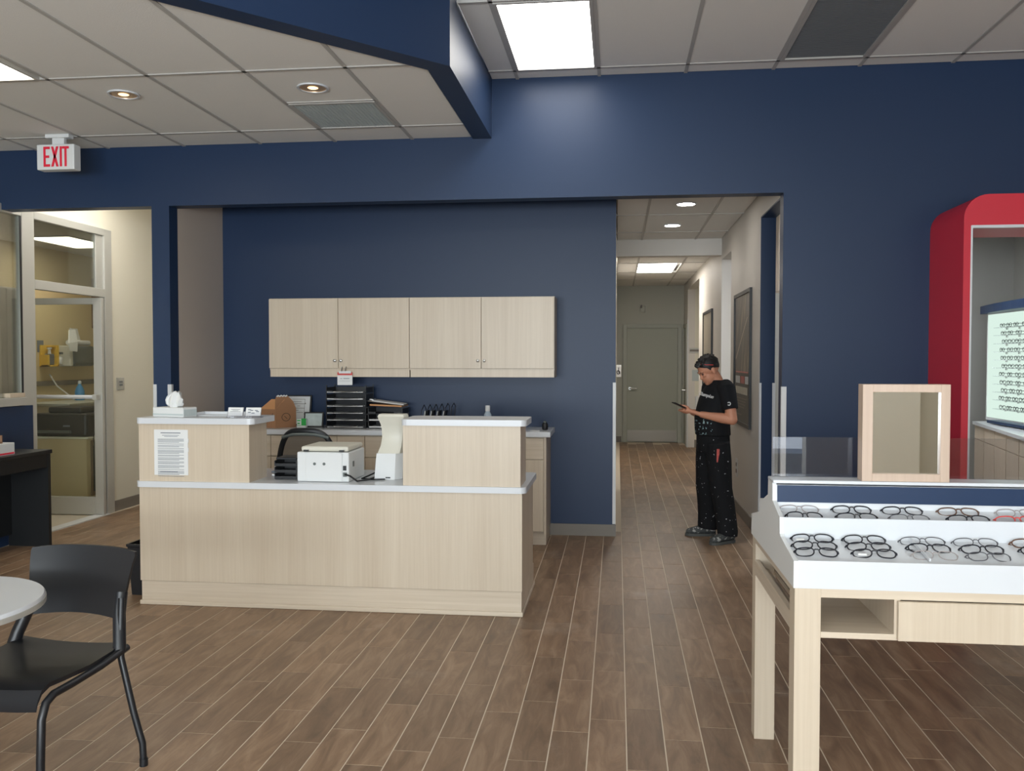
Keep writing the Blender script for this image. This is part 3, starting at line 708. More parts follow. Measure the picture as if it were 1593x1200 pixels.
ped = B(-1.327, -.588, 5.370, 5.69, .808, 1.184).build('pedestal', M['wood'], t)
slab('pedestal_top', -1.338, -.550, 5.350, 5.72, 1.184, 1.222)

# things on the desk
t = thing('notice_sheet', 'printed white notice sheet taped to the left pedestal of the desk', 'notice', (-2.856, 5.369, .99))
B(-2.970, -2.740, 5.3675, 5.3695, .848, 1.142).build('sheet', M['paper'], t)
mb = MB()
def line(x0, x1, z, h=.0022): mb.box(x0, x1, 5.3668, 5.3675, z, z + h)
line(-2.925, -2.79, 1.118, .006); line(-2.915, -2.80, 1.104, .003); line(-2.90, -2.81, 1.096, .003)
z = 1.080
for para in (4, 1, 2, 1, 4, 2, 3, 3, 3, 1, 4, 1):
    for q in range(para):
        line(-2.945, -2.768 if q < para - 1 or para == 1 else -2.80, z, .0028); z -= .0068
    z -= .0045
line(-2.93, -2.81, .868, .0025)
mb.build('printing', M['ink'], t)
B(-2.742, -2.736, 5.3665, 5.3695, 1.06, 1.085).build('tape', M['whitep'], t); B(-2.742, -2.736, 5.3665, 5.3695, 1.0, 1.025).build('tape', M['whitep'], t)
t = thing('tissue_box', 'white tissue box with a tissue pulled up on the left pedestal top', 'tissue box', (-2.90, 5.5, 1.218))
TR = Matrix.Translation((-2.895, 5.50, 1.2185)) @ Matrix.Rotation(math.radians(-14), 4, 'Z')
mb = MB(); mb.box(-.125, .125, -.065, .065, 0, .062, .003); xf(mb, TR); mb.build('box', M['whitep'], t)
mb = MB(); mb.box(-.124, .124, -.0662, -.0652, .012, .022); mb.box(.1252, .1258, -.06, .06, .006, .05); xf(mb, TR); mb.build('print', M['ventgrey'], t)
mb = MB(); R_ = []
for i, (z, w, ox, th) in enumerate(((.058, .045, 0, .008), (.085, .060, -.010, .014), (.12, .062, -.006, .012), (.142, .050, .002, .008), (.158, .034, .018, .003))):
    R_.append([(ox + w * math.cos(a_) * (1 + .22 * math.sin(3 * a_ + i)), th * math.sin(a_) * 1.6 + .012 * math.sin(5 * a_), z + .012 * math.cos(2 * a_ + i)) for a_ in [2 * PI * q / 18 for q in range(18)]])
mb.loft(R_); xf(mb, TR); mb.build('tissue', M['paper'], t, True)
def card_holder(x, y, label, w=.10):
    t = thing('card_holder', label, 'card holder', (x, y, 1.218), group='business card holders on the left pedestal')
    MB().prism([(y - .03, 1.2185), (y + .03, 1.2185), (y + .03, 1.225), (y - .01, 1.2255), (y + .004, 1.27), (y - .003, 1.27), (y - .022, 1.23), (y - .03, 1.23)], 'x', x - w / 2 - .003, x + w / 2 + .003).build('stand', M['acrylic'], t)
    mb = MB(); mb.prism([(y - .018, 1.231), (y - .006, 1.231), (y + .010, 1.283), (y - .002, 1.283)], 'x', x - w / 2, x + w / 2); mb.build('cards', M['paper'], t)
    return t
c1 = card_holder(-2.455, 5.46, 'business card holder on the pedestal nearer the tissue box')
mb = MB()
for z, a_, b_ in ((1.268, -.03, .03), (1.262, -.02, .02), (1.255, -.035, .035)): mb.box(-2.455 + a_, -2.455 + b_, 5.442 + (z - 1.231) * .3, 5.4432 + (z - 1.231) * .3, z, z + .0025)
mb.build('print', M['ink'], c1)
c2 = card_holder(-2.335, 5.46, 'business card holder at the corner of the left pedestal top')
mb = MB()
for x, z in ((-.035, 1.25), (-.02, 1.262), (-.035, 1.266), (.01, 1.262), (.02, 1.255), (-.01, 1.245)): mb.box(-2.335 + x, -2.335 + x + .02, 5.442 + (z - 1.231) * .3, 5.4432 + (z - 1.231) * .3, z, z + .006)
mb.build('print', M['ink'], c2)
t = thing('desk_tray', 'shallow white tray behind the tissue box on the pedestal top', 'tray', (-2.6, 5.66, 1.218))
mb = MB(); mb.box(-2.80, -2.40, 5.58, 5.72, 1.2185, 1.2225); mb.box(-2.80, -2.40, 5.712, 5.72, 1.2225, 1.240); mb.box(-2.80, -2.792, 5.58, 5.712, 1.2225, 1.240); mb.box(-2.408, -2.40, 5.58, 5.712, 1.2225, 1.240)
mb.build('tray', M['white'], t)

# white printer seen from behind
t = thing('desk_printer', 'white all in one printer, its back to the room, on the desk', 'printer', (-1.86, 5.6, .808))
B(-2.044, -1.700, 5.45, 5.80, .809, 1.000, .008, 2).build('body', M['whitep'], t)
B(-2.020, -1.706, 5.46, 5.79, 1.003, 1.036, .012, 2).build('scanner_lid', M['warmwhite'], t)
mb = MB(); mb.box(-1.985, -1.744, 5.445, 5.452, .812, .995, .001); mb.build('rear_door', M['whitep'], t)
for x in (-1.998, -1.762): B(x, x + .03, 5.440, 5.46, 1.006, 1.014).build('hinge', M['black'], t)
for x in (-1.925, -1.862):
    MB().lathe([(.0095, 0), (.0095, .003), (0, .003)], (0, 0, 0), 16).build('vent_button', M['grey'], t, local=True).matrix_local = Matrix.Translation((x + 1.86, 5.4455 - 5.6, .925 - .808)) @ Matrix.Rotation(PI / 2, 4, 'X')
B(-1.737, -1.717, 5.443, 5.45, .885, .915).build('port', M['black'], t); B(-1.737, -1.712, 5.440, 5.45, .845, .872, .002).build('power_inlet', M['grey'], t)
B(-1.699, -1.697, 5.53, 5.56, .90, .935).build('port', M['grey'], t)
MB().tube([(-1.722, 5.44, .86), (-1.68, 5.41, .855), (-1.64, 5.43, .82), (-1.60, 5.55, .815), (-1.58, 5.72, .815)], .006, 8).build('plug_lead', M['black'], t, True)
# white curved instrument beside it
t = thing('lens_meter', 'tall white instrument with a concave curved back beside the printer', 'instrument', (-1.5, 5.63, .808))
mb = MB(); R_ = []
for z, xa, xb, yf, yb in ((.809, -1.575, -1.420, 5.60, 5.86), (.90, -1.568, -1.416, 5.60, 5.84), (.98, -1.560, -1.412, 5.60, 5.80)):
    R_.append([(xa, yf, z), (xb - .02, yf, z), (xb + .02, yf + .05, z), (xb + .02, yb, z), (xa, yb, z)])
mb.loft(R_); mb.build('base', M['whitep'], t)
mb = MB(); R_ = []
for z, xa, xb, yf in ((.98, -1.556, -1.400, 5.602), (1.03, -1.540, -1.392, 5.622), (1.08, -1.534, -1.388, 5.634), (1.13, -1.535, -1.383, 5.632), (1.17, -1.541, -1.378, 5.622), (1.205, -1.552, -1.372, 5.606), (1.222, -1.556, -1.370, 5.60), (1.236, -1.548, -1.378, 5.606)):
    cx = (xa + xb) / 2
    R_.append([(xa, yf + .012, z), (cx - .035, yf, z), (cx, yf + .004, z), (cx + .035, yf, z), (xb - .01, yf + .010, z), (xb, yf + .03, z), (xb, yf + .10, z), (xa, yf + .10, z)])
mb.loft(R_); mb.build('curved_back', M['warmwhite'], t, True)
B(-1.500, -1.468, 5.597, 5.60, .818, .826).build('slot', M['black'], t); B(-1.394, -1.385, 5.66, 5.68, .98, 1.03).build('switch', M['black'], t)
mb = MB(); mb.tube([(-1.60, 5.72, .84), (-1.63, 5.68, .825), (-1.66, 5.60, .814), (-1.56, 5.56, .814), (-1.50, 5.585, .814)], .005, 8)
tag(mb.build('instrument_cord', M['black'], smooth=True), 'thin dark cord on the worktop between the printer and the white instrument', 'cord')
# black organiser and stray papers
t = thing('desk_organiser', 'black stacked desk organiser between the left pedestal and the printer', 'organiser', (-2.15, 5.6, .808))
for q in range(3):
    z = .812 + q * .042
    mb = MB(); mb.box(-2.228, -2.075, 5.53, 5.70, z, z + .006); mb.box(-2.228, -2.222, 5.53, 5.70, z + .006, z + .036); mb.box(-2.081, -2.075, 5.53, 5.70, z + .006, z + .036); mb.box(-2.222, -2.081, 5.694, 5.70, z + .006, z + .036); mb.box(-2.222, -2.081, 5.53, 5.535, z + .006, z + .018)
    mb.build('tier', M['black'], t)
B(-2.22, -2.08, 5.54, 5.69, .938, .952, .003).build('lid', M['black'], t)
for x in (-2.222, -2.081): B(x - .006, x + .006, 5.54, 5.69, .8085, .813).build('foot', M['black'], t)
t = thing('paper_pile', 'few crumpled white papers beside the black organiser', 'papers', (-2.27, 5.75, .808))
for q, (x, y, r) in enumerate(((-2.285, 5.74, .2), (-2.28, 5.76, -.3), (-2.275, 5.75, .5))):
    mb = MB(); mb.box(-.035, .035, -.05, .05, 0, .012, .003); xf(mb, Matrix.Translation((x, y, .8095 + q * .018)) @ Matrix.Rotation(r, 4, 'Z') @ Matrix.Rotation(.05 * q, 4, 'X')); mb.build('sheet', M['paper'] if q != 1 else M['ink'], t)

# ------------------------------------------------------------------ upper cabinets
ZK0, ZK1 = 1.437, 2.140
def upper(x0, xm, x1, label):
    t = thing('wall_cabinet', label, 'cabinet', ((x0 + x1) / 2, 7.78, ZK0), group='wall cabinets in the navy niche')
    mb = MB(); mb.box(x0, x1, 7.645, YN - .002, ZK0 + .06, ZK1); mb.box(x0 + .008, x1 - .002, 7.635, 7.655, ZK0, ZK0 + .072); mb.box(x0 + .008, x0 + .028, 7.655, YN - .002, ZK0, ZK0 + .06); mb.box(x1 - .022, x1 - .002, 7.655, YN - .002, ZK0, ZK0 + .06)
    mb.build('body', M['wood'], t)
    for a_, b_, kx in ((x0 + .002, xm - .0018, xm - .028), (xm + .0018, x1 - .002, xm + .028)):
        dr = B(a_, b_, 7.622, 7.643, 1.514, ZK1 - .006, .0015).build('door', M['wood'], t)
        kb = MB(); kb.lathe([(.006, 0), (.006, .012), (.013, .016), (.013, .022), (.008, .026)], (0, 0, 0), 16)
        xf(kb, Matrix.Translation((kx, 7.622, 1.582)) @ Matrix.Rotation(PI / 2, 4, 'X')); kb.build('knob', M['steel'], dr, True)
    return t
upper(-3.113, -2.470, -1.822, 'left two door pale wood cabinet over the back counter, badge hanging from it')
upper(-1.822, -1.180, -.540, 'right two door pale wood cabinet over the back counter, nearer the corridor')
t = thing('hanging_badge', 'white badge card with a pink band hanging from the cabinet edge', 'badge', (-2.40, 7.6, 1.5))
B(-2.475, -2.338, 7.612, 7.616, 1.365, 1.452).build('card', M['paper'], t); B(-2.475, -2.338, 7.611, 7.617, 1.452, 1.478).build('band', M['framered'], t); B(-2.46, -2.35, 7.6095, 7.6115, 1.468, 1.49, .001).build('sleeve', M['whitep'], t)
mb = MB(); mb.box(-2.45, -2.43, 7.610, 7.6118, 1.42, 1.424); mb.box(-2.42, -2.365, 7.610, 7.6118, 1.42, 1.426); mb.box(-2.46, -2.36, 7.610, 7.6118, 1.40, 1.402); mb.build('print', M['ink'], t)
for x in (-2.435, -2.40): MB().tube([(x, 7.614, 1.485), (x, 7.606, 1.51), (x + .006, 7.607, 1.53)], .005, 6).build('clip', M['steel'], t, True)

# ------------------------------------------------------------------ back counter and its things
t = thing('back_counter', 'pale wood counter with a white top under the wall cabinets', 'counter', (-2.1, 7.7, 0))
B(-3.688, -.612, 7.44, YN - .002, .12, .932).build('body', M['wood'], t); B(-3.688, -.600, 7.50, YN - .014, 0, .12).build('plinth', M['wood_x'], t)
B(-3.688, -.556, 7.400, YN - .002, .935, .980, .003).build('worktop', M['white'], t)
B(-.612, -.594, 7.43, YN - .014, .10, .932).build('end_panel', M['wood'], t)
xs = [-3.68, -3.02, -2.42, -2.17, -1.80, -1.20, -.615]
for a_, b_ in zip(xs, xs[1:]):
    B(a_ + .002, b_ - .002, 7.420, 7.44, .13, .74, .0015).build('door', M['wood'], t); B(a_ + .002, b_ - .002, 7.420, 7.44, .745, .925, .0015).build('drawer', M['wood_x'], t)
ZT = .981
t = thing('carrier_box', 'brown cardboard carrier box with a torn top and scribbled marks', 'box', (-3.0, 7.6, ZT))
A = [(-3.175, 7.56), (-3.015, 7.52), (-2.885, 7.68), (-3.045, 7.72)]
mb = MB(); R_ = [[(x, y, ZT) for x, y in A], [(x, y, 1.15) for x, y in A]]
mb.loft(R_); mb.build('body', M['cardboard'], t)
ax = Vector((A[1][0] - A[0][0], A[1][1] - A[0][1], 0)); ay = Vector((A[2][0] - A[1][0], A[2][1] - A[1][1], 0))
def bp(u, v, z): return Vector((A[0][0], A[0][1], z)) + ax * u + ay * v
MB().loft([[bp(0, 0, 1.15), bp(1, 0, 1.15), bp(1, .04, 1.15), bp(0, .04, 1.15)], [bp(.18, .42, 1.235), bp(1, .42, 1.235), bp(1, .46, 1.235), bp(.18, .46, 1.235)]]).build('flap', M['cardlid'], t)
MB().loft([[bp(.96, 0, 1.15), bp(1, 0, 1.15), bp(1, 1, 1.15), bp(.96, 1, 1.15)], [bp(.96, .02, 1.235), bp(1, .02, 1.235), bp(1, .86, 1.215), bp(.96, .86, 1.215)], [bp(.96, .06, 1.262), bp(1, .06, 1.262), bp(1, .60, 1.265), bp(.96, .60, 1.265)]]).build('handle_panel', M['cardboard'], t)
mb = MB(); pts = []
for q in range(8): pts.append(bp(1.01, .06 + .07 * q, 1.262 + .008 * (q % 2)))
mb.tube(pts, .007, 6); mb.build('torn_edge', M['paper'], t)
mb = MB(); mb.tube([bp(1.01, .5 + .2 * math.cos(a_), 1.075 + .035 * math.sin(a_)) for a_ in [2 * PI * q / 16 for q in range(16)]], .0022, 5, closed=True); mb.tube([bp(1.01, .42, 1.085), bp(1.01, .55, 1.06)], .002, 5); mb.tube([bp(.55, -.01, 1.10), bp(.80, -.01, 1.06), bp(.5, -.01, 1.03)], .0024, 5); mb.tube([bp(.85, -.01, 1.11), bp(.6, -.01, 1.07)], .0024, 5)
mb.build('scribble', M['darkink'], t)
t = thing('leaning_document', 'white document in a black frame leaning behind the cardboard box', 'picture frame', (-2.9, 7.85, ZT))
LE = Matrix.Translation((-2.955, 7.86, ZT)) @ Matrix.Rotation(math.radians(-12), 4, 'X')
mb = MB(); mb.box(-.155, .135, 0, .012, 0, .285, .002); xf(mb, LE); mb.build('frame', M['black'], t)
mb = MB(); mb.box(-.140, .120, -.002, 0, .014, .272); xf(mb, LE); mb.build('sheet', M['paper'], t)
mb = MB()
for q in range(6): mb.box(.0 - .06 * (q % 3), .06 + .006 * q - .05 * (q % 2), -.003, -.002, .12 + .02 * q, .124 + .02 * q)
mb.box(-.05, .07, -.003, -.002, .245, .248); mb.box(.07, .073, -.003, -.002, .10, .248); mb.box(.074, .082, -.003, -.002, .205, .212); xf(mb, LE); mb.build('print', M['base'], t)
t = thing('carton', 'small white and green carton beside the cardboard box', 'box', (-2.8, 7.62, ZT))
B(-2.850, -2.765, 7.60, 7.645, ZT, 1.062, .002).build('body', M['whitep'], t); B(-2.806, -2.763, 7.597, 7.60, ZT + .02, 1.064).build('panel', M['green'], t)
mb = MB(); mb.box(-2.845, -2.815, 7.597, 7.60, 1.04, 1.05); mb.box(-2.842, -2.82, 7.597, 7.60, 1.015, 1.025); mb.box(-2.845, -2.81, 7.597, 7.60, 1.0, 1.004); mb.build('print', M['green'], t)
t = thing('photo_frame', 'small black landscape photo frame in front of the leaning document', 'picture frame', (-2.70, 7.66, ZT))
LE = Matrix.Translation((-2.712, 7.64, ZT)) @ Matrix.Rotation(math.radians(4), 4, 'Z') @ Matrix.Rotation(math.radians(-14), 4, 'X')
mb = MB(); mb.box(-.090, .090, 0, .014, 0, .142, .003); xf(mb, LE); mb.build('frame', M['black'], t)
mb = MB(); mb.box(-.076, .076, -.002, 0, .016, .128); xf(mb, LE); mb.build('picture', mat('pale_print', (176, 188, 188), .5, noise=.25, nscale=22), t)
B(-2.735, -2.69, 7.66, 7.735, ZT, ZT + .006).build('easel_foot', M['black'], t)
# tower of letter trays
def letter_tray(par, x0, x1, y0, y1, z, tilt=0):
    mb = MB(); mb.box(x0, x1, y0, y1, z, z + .004); mb.box(x0, x0 + .004, y0 + .02, y1, z + .004, z + .048); mb.box(x1 - .004, x1, y0 + .02, y1, z + .004, z + .048); mb.box(x0 + .004, x1 - .004, y1 - .004, y1, z + .004, z + .048); mb.box(x0 + .004, x0 + .07, y0, y0 + .004, z + .004, z + .02); mb.box(x1 - .07, x1 - .004, y0, y0 + .004, z + .004, z + .02)
    mb.build('tray', M['black'], par)
t = thing('letter_tray_tower', 'tall black tower of six letter trays holding papers', 'letter trays', (-2.40, 7.75, ZT))
for q in range(6): letter_tray(t, -2.575, -2.215, 7.585, 7.86, ZT + .004 + q * .062)
for x in (-2.577, -2.217):
    for y in (7.60, 7.84): B(x, x + .006, y, y + .012, ZT, 1.365).build('post', M['black'], t)
hts = [.003, .004, .003, .004, .006, .003]
for q in range(6):
    z = ZT + .0085 + q * .062
    mb = MB(); mb.prism([(-2.56, z), (-2.40, z + .0), (-2.235, z), (-2.235, z + hts[q] + .003), (-2.40, z + hts[q] - .003), (-2.56, z + hts[q] + .002)], 'y', 7.578, 7.85)
    tag(mb.build('paper_stack', M['paper']), ['papers in the lowest tray of the black tower', 'papers in the second tray from the bottom of the tower', 'papers in the third tray from the bottom of the tower', 'papers in the third tray from the top of the tower', 'papers in the second tray from the top of the tower', 'papers in the top tray of the black tower'][q], 'papers', 'papers in the letter tray tower')
t = thing('letter_tray', 'low black letter tray stack topped by a clipboard, beside the tall tower', 'letter trays', (-2.05, 7.75, ZT))
for q in range(3): letter_tray(t, -2.195, -1.885, 7.60, 7.86, ZT + .004 + q * .062)
for x in (-2.197, -1.889):
    for y in (7.61, 7.84): B(x, x + .006, y, y + .012, ZT, 1.16).build('post', M['black'], t)
for q in range(2):
    z = ZT + .0085 + q * .062
    tag(B(-2.18, -1.90, 7.59, 7.85, z, z + .010).build('paper_stack', M['paper']), ('papers in the bottom tray under the clipboard', 'papers in the middle tray under the clipboard')[q], 'papers')
mb = MB(); mb.box(-.145, .145, -.12, .12, 0, .014, .001); xf(mb, Matrix.Translation((-2.03, 7.71, 1.178)) @ Matrix.Rotation(math.radians(2), 4, 'Y'))
tag(mb.build('folder', M['cardlid']), 'tan file folder lying on the low letter trays under the clipboard', 'folder')
t = thing('clipboard', 'pale clipboard lying aslant on top of the low letter trays', 'clipboard', (-2.03, 7.68, 1.2))
LE = Matrix.Translation((-2.03, 7.68, 1.205)) @ Matrix.Rotation(math.radians(7), 4, 'Y') @ Matrix.Rotation(math.radians(4), 4, 'Z')
mb = MB(); mb.box(-.16, .16, -.11, .11, 0, .006, .001); xf(mb, LE); mb.build('board', M['base'], t)
mb = MB(); mb.box(-.13, .155, -.10, .10, .006, .012); xf(mb, LE); mb.build('sheet', M['paper'], t)
mb = MB(); mb.box(-.165, -.12, -.05, .05, .006, .022, .006); xf(mb, LE); mb.build('clip', M['steel'], t)
t = thing('step_sorter', 'black wire file sorter behind the right pedestal of the desk', 'file sorter', (-1.6, 7.72, ZT))
B(-1.76, -1.45, 7.62, 7.84, ZT, ZT + .008).build('base', M['black'], t)
for q in range(6):
    x = -1.735 + q * .054
    mb = MB(); mb.tube([(x, 7.63, ZT + .008), (x + .02, 7.63, ZT + .16 + .006 * q), (x + .024, 7.72, ZT + .205 + .004 * q), (x + .02, 7.82, ZT + .16 + .006 * q), (x, 7.82, ZT + .008)], .0035, 6); mb.build('divider', M['black'], t, True)
for q in range(4):
    x = -1.715 + q * .056
    mb = MB(); mb.prism([(x, ZT + .009), (x + .010, ZT + .009), (x + .036, ZT + .155), (x + .026, ZT + .155)], 'y', 7.64, 7.81); mb.mi = 1
    mb.prism([(x + .0005, ZT + .01), (x + .003, ZT + .01), (x + .029, ZT + .156), (x + .0265, ZT + .156)], 'y', 7.637, 7.64); mb.prism([(x + .0075, ZT + .01), (x + .010, ZT + .01), (x + .036, ZT + .156), (x + .0335, ZT + .156)], 'y', 7.637, 7.64)
    tag(mb.build('file_folder', [M['black'], M['paper']]), ['black folder with white edges, first from the clipboard in the sorter', 'black folder with white edges, second from the clipboard in the sorter', 'black folder with white edges, third from the clipboard in the sorter', 'black folder with white edges, farthest from the clipboard in the sorter'][q], 'folder', 'black folders in the sorter')
t = thing('sanitizer_bottle', 'small bottle with a white cap behind the right pedestal top', 'bottle', (-1.12, 7.6, ZT))
MB().lathe([(.030, 0), (.033, .01), (.033, .13), (.02, .155), (.018, .16)], (-1.12, 7.6, ZT), 18).build('body', mat('pale_blue_plastic', (170, 186, 200), .35), t, True); MB().lathe([(.021, 0), (.021, .045), (.019, .05)], (-1.12, 7.6, ZT + .16), 18).build('cap', M['whitep'], t, True)
t = thing('pen_pot', 'little black pot at the corridor end of the back counter', 'pot', (-.62, 7.62, ZT))
MB().lathe([(.020, 0), (.026, .01), (.026, .05), (.018, .062)], (-.620, 7.62, ZT), 16).build('pot', M['black'], t, True); MB().lathe([(.014, 0), (.014, .012), (.006, .018)], (-.620, 7.62, ZT + .062), 12).build('lid', M['grey'], t, True)
tag(B(-.735, -.655, 7.47, 7.55, ZT, ZT + .004).build('note_pad', M['paper']), 'white note pad on the back counter beside the little black pot', 'note pad')

# ------------------------------------------------------------------ office chair behind the desk
t = thing('office_chair', 'black office chair with a mesh back behind the reception desk', 'chair', (-2.30, 6.72, 0))
def arch(z0, wbot, wtop, h, n=24):
    pts = []
    for q in range(n + 1):
        u = q / n; a_ = PI * u
        x = -math.cos(a_); xx = (abs(x) ** .55) * (1 if x > 0 else -1); zz = (math.sin(a_)) ** .55
        w = wbot + (wtop - wbot) * zz
        pts.append((xx * w, .05 * xx * xx - .03 * zz, z0 + h * zz))
    return pts
pts = arch(.66, .245, .20, .40)
mb = MB(); mb.tube([(-2.33 + p[0], 6.40 + p[1], p[2]) for p in pts] + [(-2.33 + .2, 6.44, .62), (-2.33, 6.40, .60), (-2.33 - .2, 6.44, .62)], .021, 8, closed=True); mb.build('back_frame', M['black'], t, True)
mb = MB(); n = 12
for q in range(1, n):
    a_, b_ = pts[q], pts[-1 - q]
for q in range(1, 13):
    a_, b_ = pts[q], pts[24 - q]
    zz = a_[2]
    mb.poly([(-2.33 + a_[0], 6.40 + a_[1], a_[2]), (-2.33 + b_[0], 6.40 + b_[1], b_[2]), (-2.33 + pts[25 - q][0], 6.40 + pts[25 - q][1], pts[25 - q][2]), (-2.33 + pts[q - 1][0], 6.40 + pts[q - 1][1], pts[q - 1][2])])
mb.build('mesh_back', M['sheer'], t)
MB().tube([(-2.51, 6.39, 1.005), (-2.42, 6.365, 1.03), (-2.33, 6.36, 1.035), (-2.24, 6.365, 1.03), (-2.15, 6.39, 1.005)], .012, 8).build('top_rail', M['grey'], t, True)
B(-2.57, -2.09, 6.46, 6.94, .46, .53, .03, 2).build('seat', M['mesh'], t, True)
for s_ in (-1, 1):
    mb = MB(); x = -2.33 + s_ * .27; mb.tube([(x - s_ * .04, 6.70, .48), (x, 6.70, .60), (x, 6.70, .68)], .018, 8); mb.box(x - .04, x + .04, 6.58, 6.84, .68, .71, .01, 2); mb.build('armrest', M['black'], t, True)
B(-2.36, -2.30, 6.37, 6.52, .44, .66, .01).build('back_bracket', M['black'], t)
MB().lathe([(.03, .10), (.03, .46)], (-2.33, 6.70, 0), 12).build('gas_column', M['black'], t, True)
for q in range(5):
    a_ = 2 * PI * q / 5 + .3; ex, ey = -2.33 + .28 * math.cos(a_), 6.70 + .28 * math.sin(a_)
    lg = MB().tube([(-2.33, 6.70, .12), (ex, ey, .085)], [.03, .02], 8).build('leg', M['black'], t, True)
    kb = MB(); kb.tube([(ex - .02 * math.sin(a_), ey + .02 * math.cos(a_), .03), (ex + .02 * math.sin(a_), ey - .02 * math.cos(a_), .03)], .03, 12); kb.tube([(ex, ey, .05), (ex, ey, .085)], .008, 6); kb.build('caster', M['black'], lg, True)

# wastebasket
t = thing('wastebasket', 'small black wastebasket beside the left end of the desk', 'wastebasket', (-3.21, 5.70, 0))
def sq(w, d, z, cx=-3.185, cy=5.68): return [(cx - w, cy - d, z), (cx + w, cy - d, z), (cx + w, cy + d, z), (cx - w, cy + d, z)]
MB().loft([sq(.072, .105, 0.001), sq(.088, .125, .33), sq(.094, .132, .335), sq(.094, .132, .35), sq(.084, .12, .35), sq(.068, .10, .02)]).build('bin', M['black'], t)

# ------------------------------------------------------------------ round table and chair in front
t = thing('round_table', 'small round white table at the left edge in front of the chair', 'table', (-2.42, 2.77, 0))
MB().lathe([(.395, .712), (.405, .718), (.405, .742), (.400, .748), (0, .748)], (-2.42, 2.765, 0), 64).build('top', M['white'], t, True)
MB().lathe([(.405, .715), (.4075, .716), (.4075, .734), (.405, .735)], (-2.42, 2.765, 0), 64).build('edge_band', M['alum'], t, True)
MB().lathe([(.035, .02), (.035, .715)], (-2.42, 2.77, 0), 16).build('column', M['blackm'], t, True)
MB().lathe([(.24, 0.001), (.24, .008), (.05, .025), (.04, .05)], (-2.42, 2.77, 0), 32).build('foot', M['blackm'], t, True)

t = thing('side_chair', 'black plastic side chair pulled up to the round white table', 'chair', (-2.185, 3.275, 0), math.radians(-4))
# local: x right, -y forward, origin under the rear edge of the seat
mb = MB(); R_ = []
prof = [(.02, .455, .225), (-.06, .446, .235), (-.20, .440, .24), (-.34, .447, .24), (-.41, .45, .238), (-.445, .435, .235), (-.46, .405, .23), (-.465, .38, .228)]
for y, z, w in prof:
    R_.append([(w * u, y, z + .012 * (abs(u) ** 2) + (.0 if s_ else -.016)) for s_, us in ((1, (-1, -.66, -.33, 0, .33, .66, 1)), (0, (1, .66, .33, 0, -.33, -.66, -1))) for u in us])
mb.loft(R_); mb.build('seat', M['chairp'], t, True, local=True)
mb = MB(); R_ = []
for z, w, y in ((.552, .200, .030), (.582, .208, .036), (.645, .218, .048), (.705, .226, .060), (.765, .234, .075), (.812, .240, .088), (.826, .237, .092)):
    top = []
    for s_, us in ((1, (-1, -.8, -.5, -.2, 0, .2, .5, .8, 1)), (0, (1, .8, .5, .2, 0, -.2, -.5, -.8, -1))):
        for u in us:
            dz = (.010 * (1 - u * u) if z < .57 else (-.012 * abs(u) ** 3 if z > .81 else 0))
            top.append((w * u, y + .035 * (1 - u * u) + (0 if s_ else .014), z + dz))
    R_.append(top)
mb.loft(R_); mb.build('backrest', M['chairp'], t, True, local=True)
for s_ in (-1, 1):
    x = s_ * .235
    MB().tube([(s_ * .240, -.02, .44), (s_ * .230, -.005, .49), (s_ * .206, .03, .58), (s_ * .202, .052, .66)], .025, 10, flat=.75).build('upright', M['chairp'], t, True, local=True)
    MB().tube([(s_ * .213, .035, .64), (s_ * .228, .005, .52), (s_ * .246, -.02, .42), (s_ * .305, -.03, .21), (s_ * .332, -.03, .12), (s_ * .342, -.03, .09), (s_ * .346, -.03, .012)], .0135, 10).build('leg', M['blackm'], t, True, local=True)
    MB().tube([(x + s_ * .010, .02, .448), (x + s_ * .010, -.14, .428), (x + s_ * .010, -.30, .420), (x + s_ * .010, -.40, .418), (x + s_ * .010, -.44, .40), (x + s_ * .010, -.462, .35), (x + s_ * .010, -.47, .20), (x + s_ * .010, -.475, .012)], .0145, 10).build('leg', M['blackm'], t, True, local=True)
    for y, xx in ((-.03, s_ * .346), (-.475, x + s_ * .010)): MB().lathe([(.016, 0.0), (.016, .03)], (xx, y, .0005), 12).build('glide', M['black'], t, True, local=True)

# ------------------------------------------------------------------ display table with eyewear
TX0, TX1 = .570, 2.17
t = thing('display_table', 'pale wood display table with stepped white trays of eyeglasses', 'table', (1.37, 3.37, 0))
TL = .082
for x, y in ((TX0, 2.90), (TX1 - TL, 2.90), (TX0 + .008, 3.755), (TX1 - TL, 3.755)):
    B(x, x + TL, y, y + TL, 0.0, .862, .001).build('leg', M['wood'], t)
XI, XJ = TX0 + TL, TX1 - TL
B(XI, XJ, 2.902, 3.835, .834, .862).build('top_rail', M['wood_x'], t)
B(XI, XJ, 2.904, 3.835, .703, .722).build('bottom_board', M['wood_x'], t)
B(TX0 + .004, XI - .02, 2.90 + TL, 3.755, .703, .722).build('bottom_board', M['wood_in'], t); B(TX0 + .004, XI, 2.90 + TL, 3.755, .834, .862).build('side_rail', M['wood_in'], t); B(TX0 + .004, TX0 + .022, 2.90 + TL, 3.755, .722, .76).build('side_rail', M['wood_in'], t)
B(.878, .896, 2.904, 3.60, .722, .834).build('divider', M['wood'], t); B(XI, .878, 3.36, 3.38, .722, .834).build('cubby_back', M['wood_in'], t)
dr = B(.886, XJ - .004, 2.886, 2.904, .706, .831, .001).build('drawer', M['wood'], t)
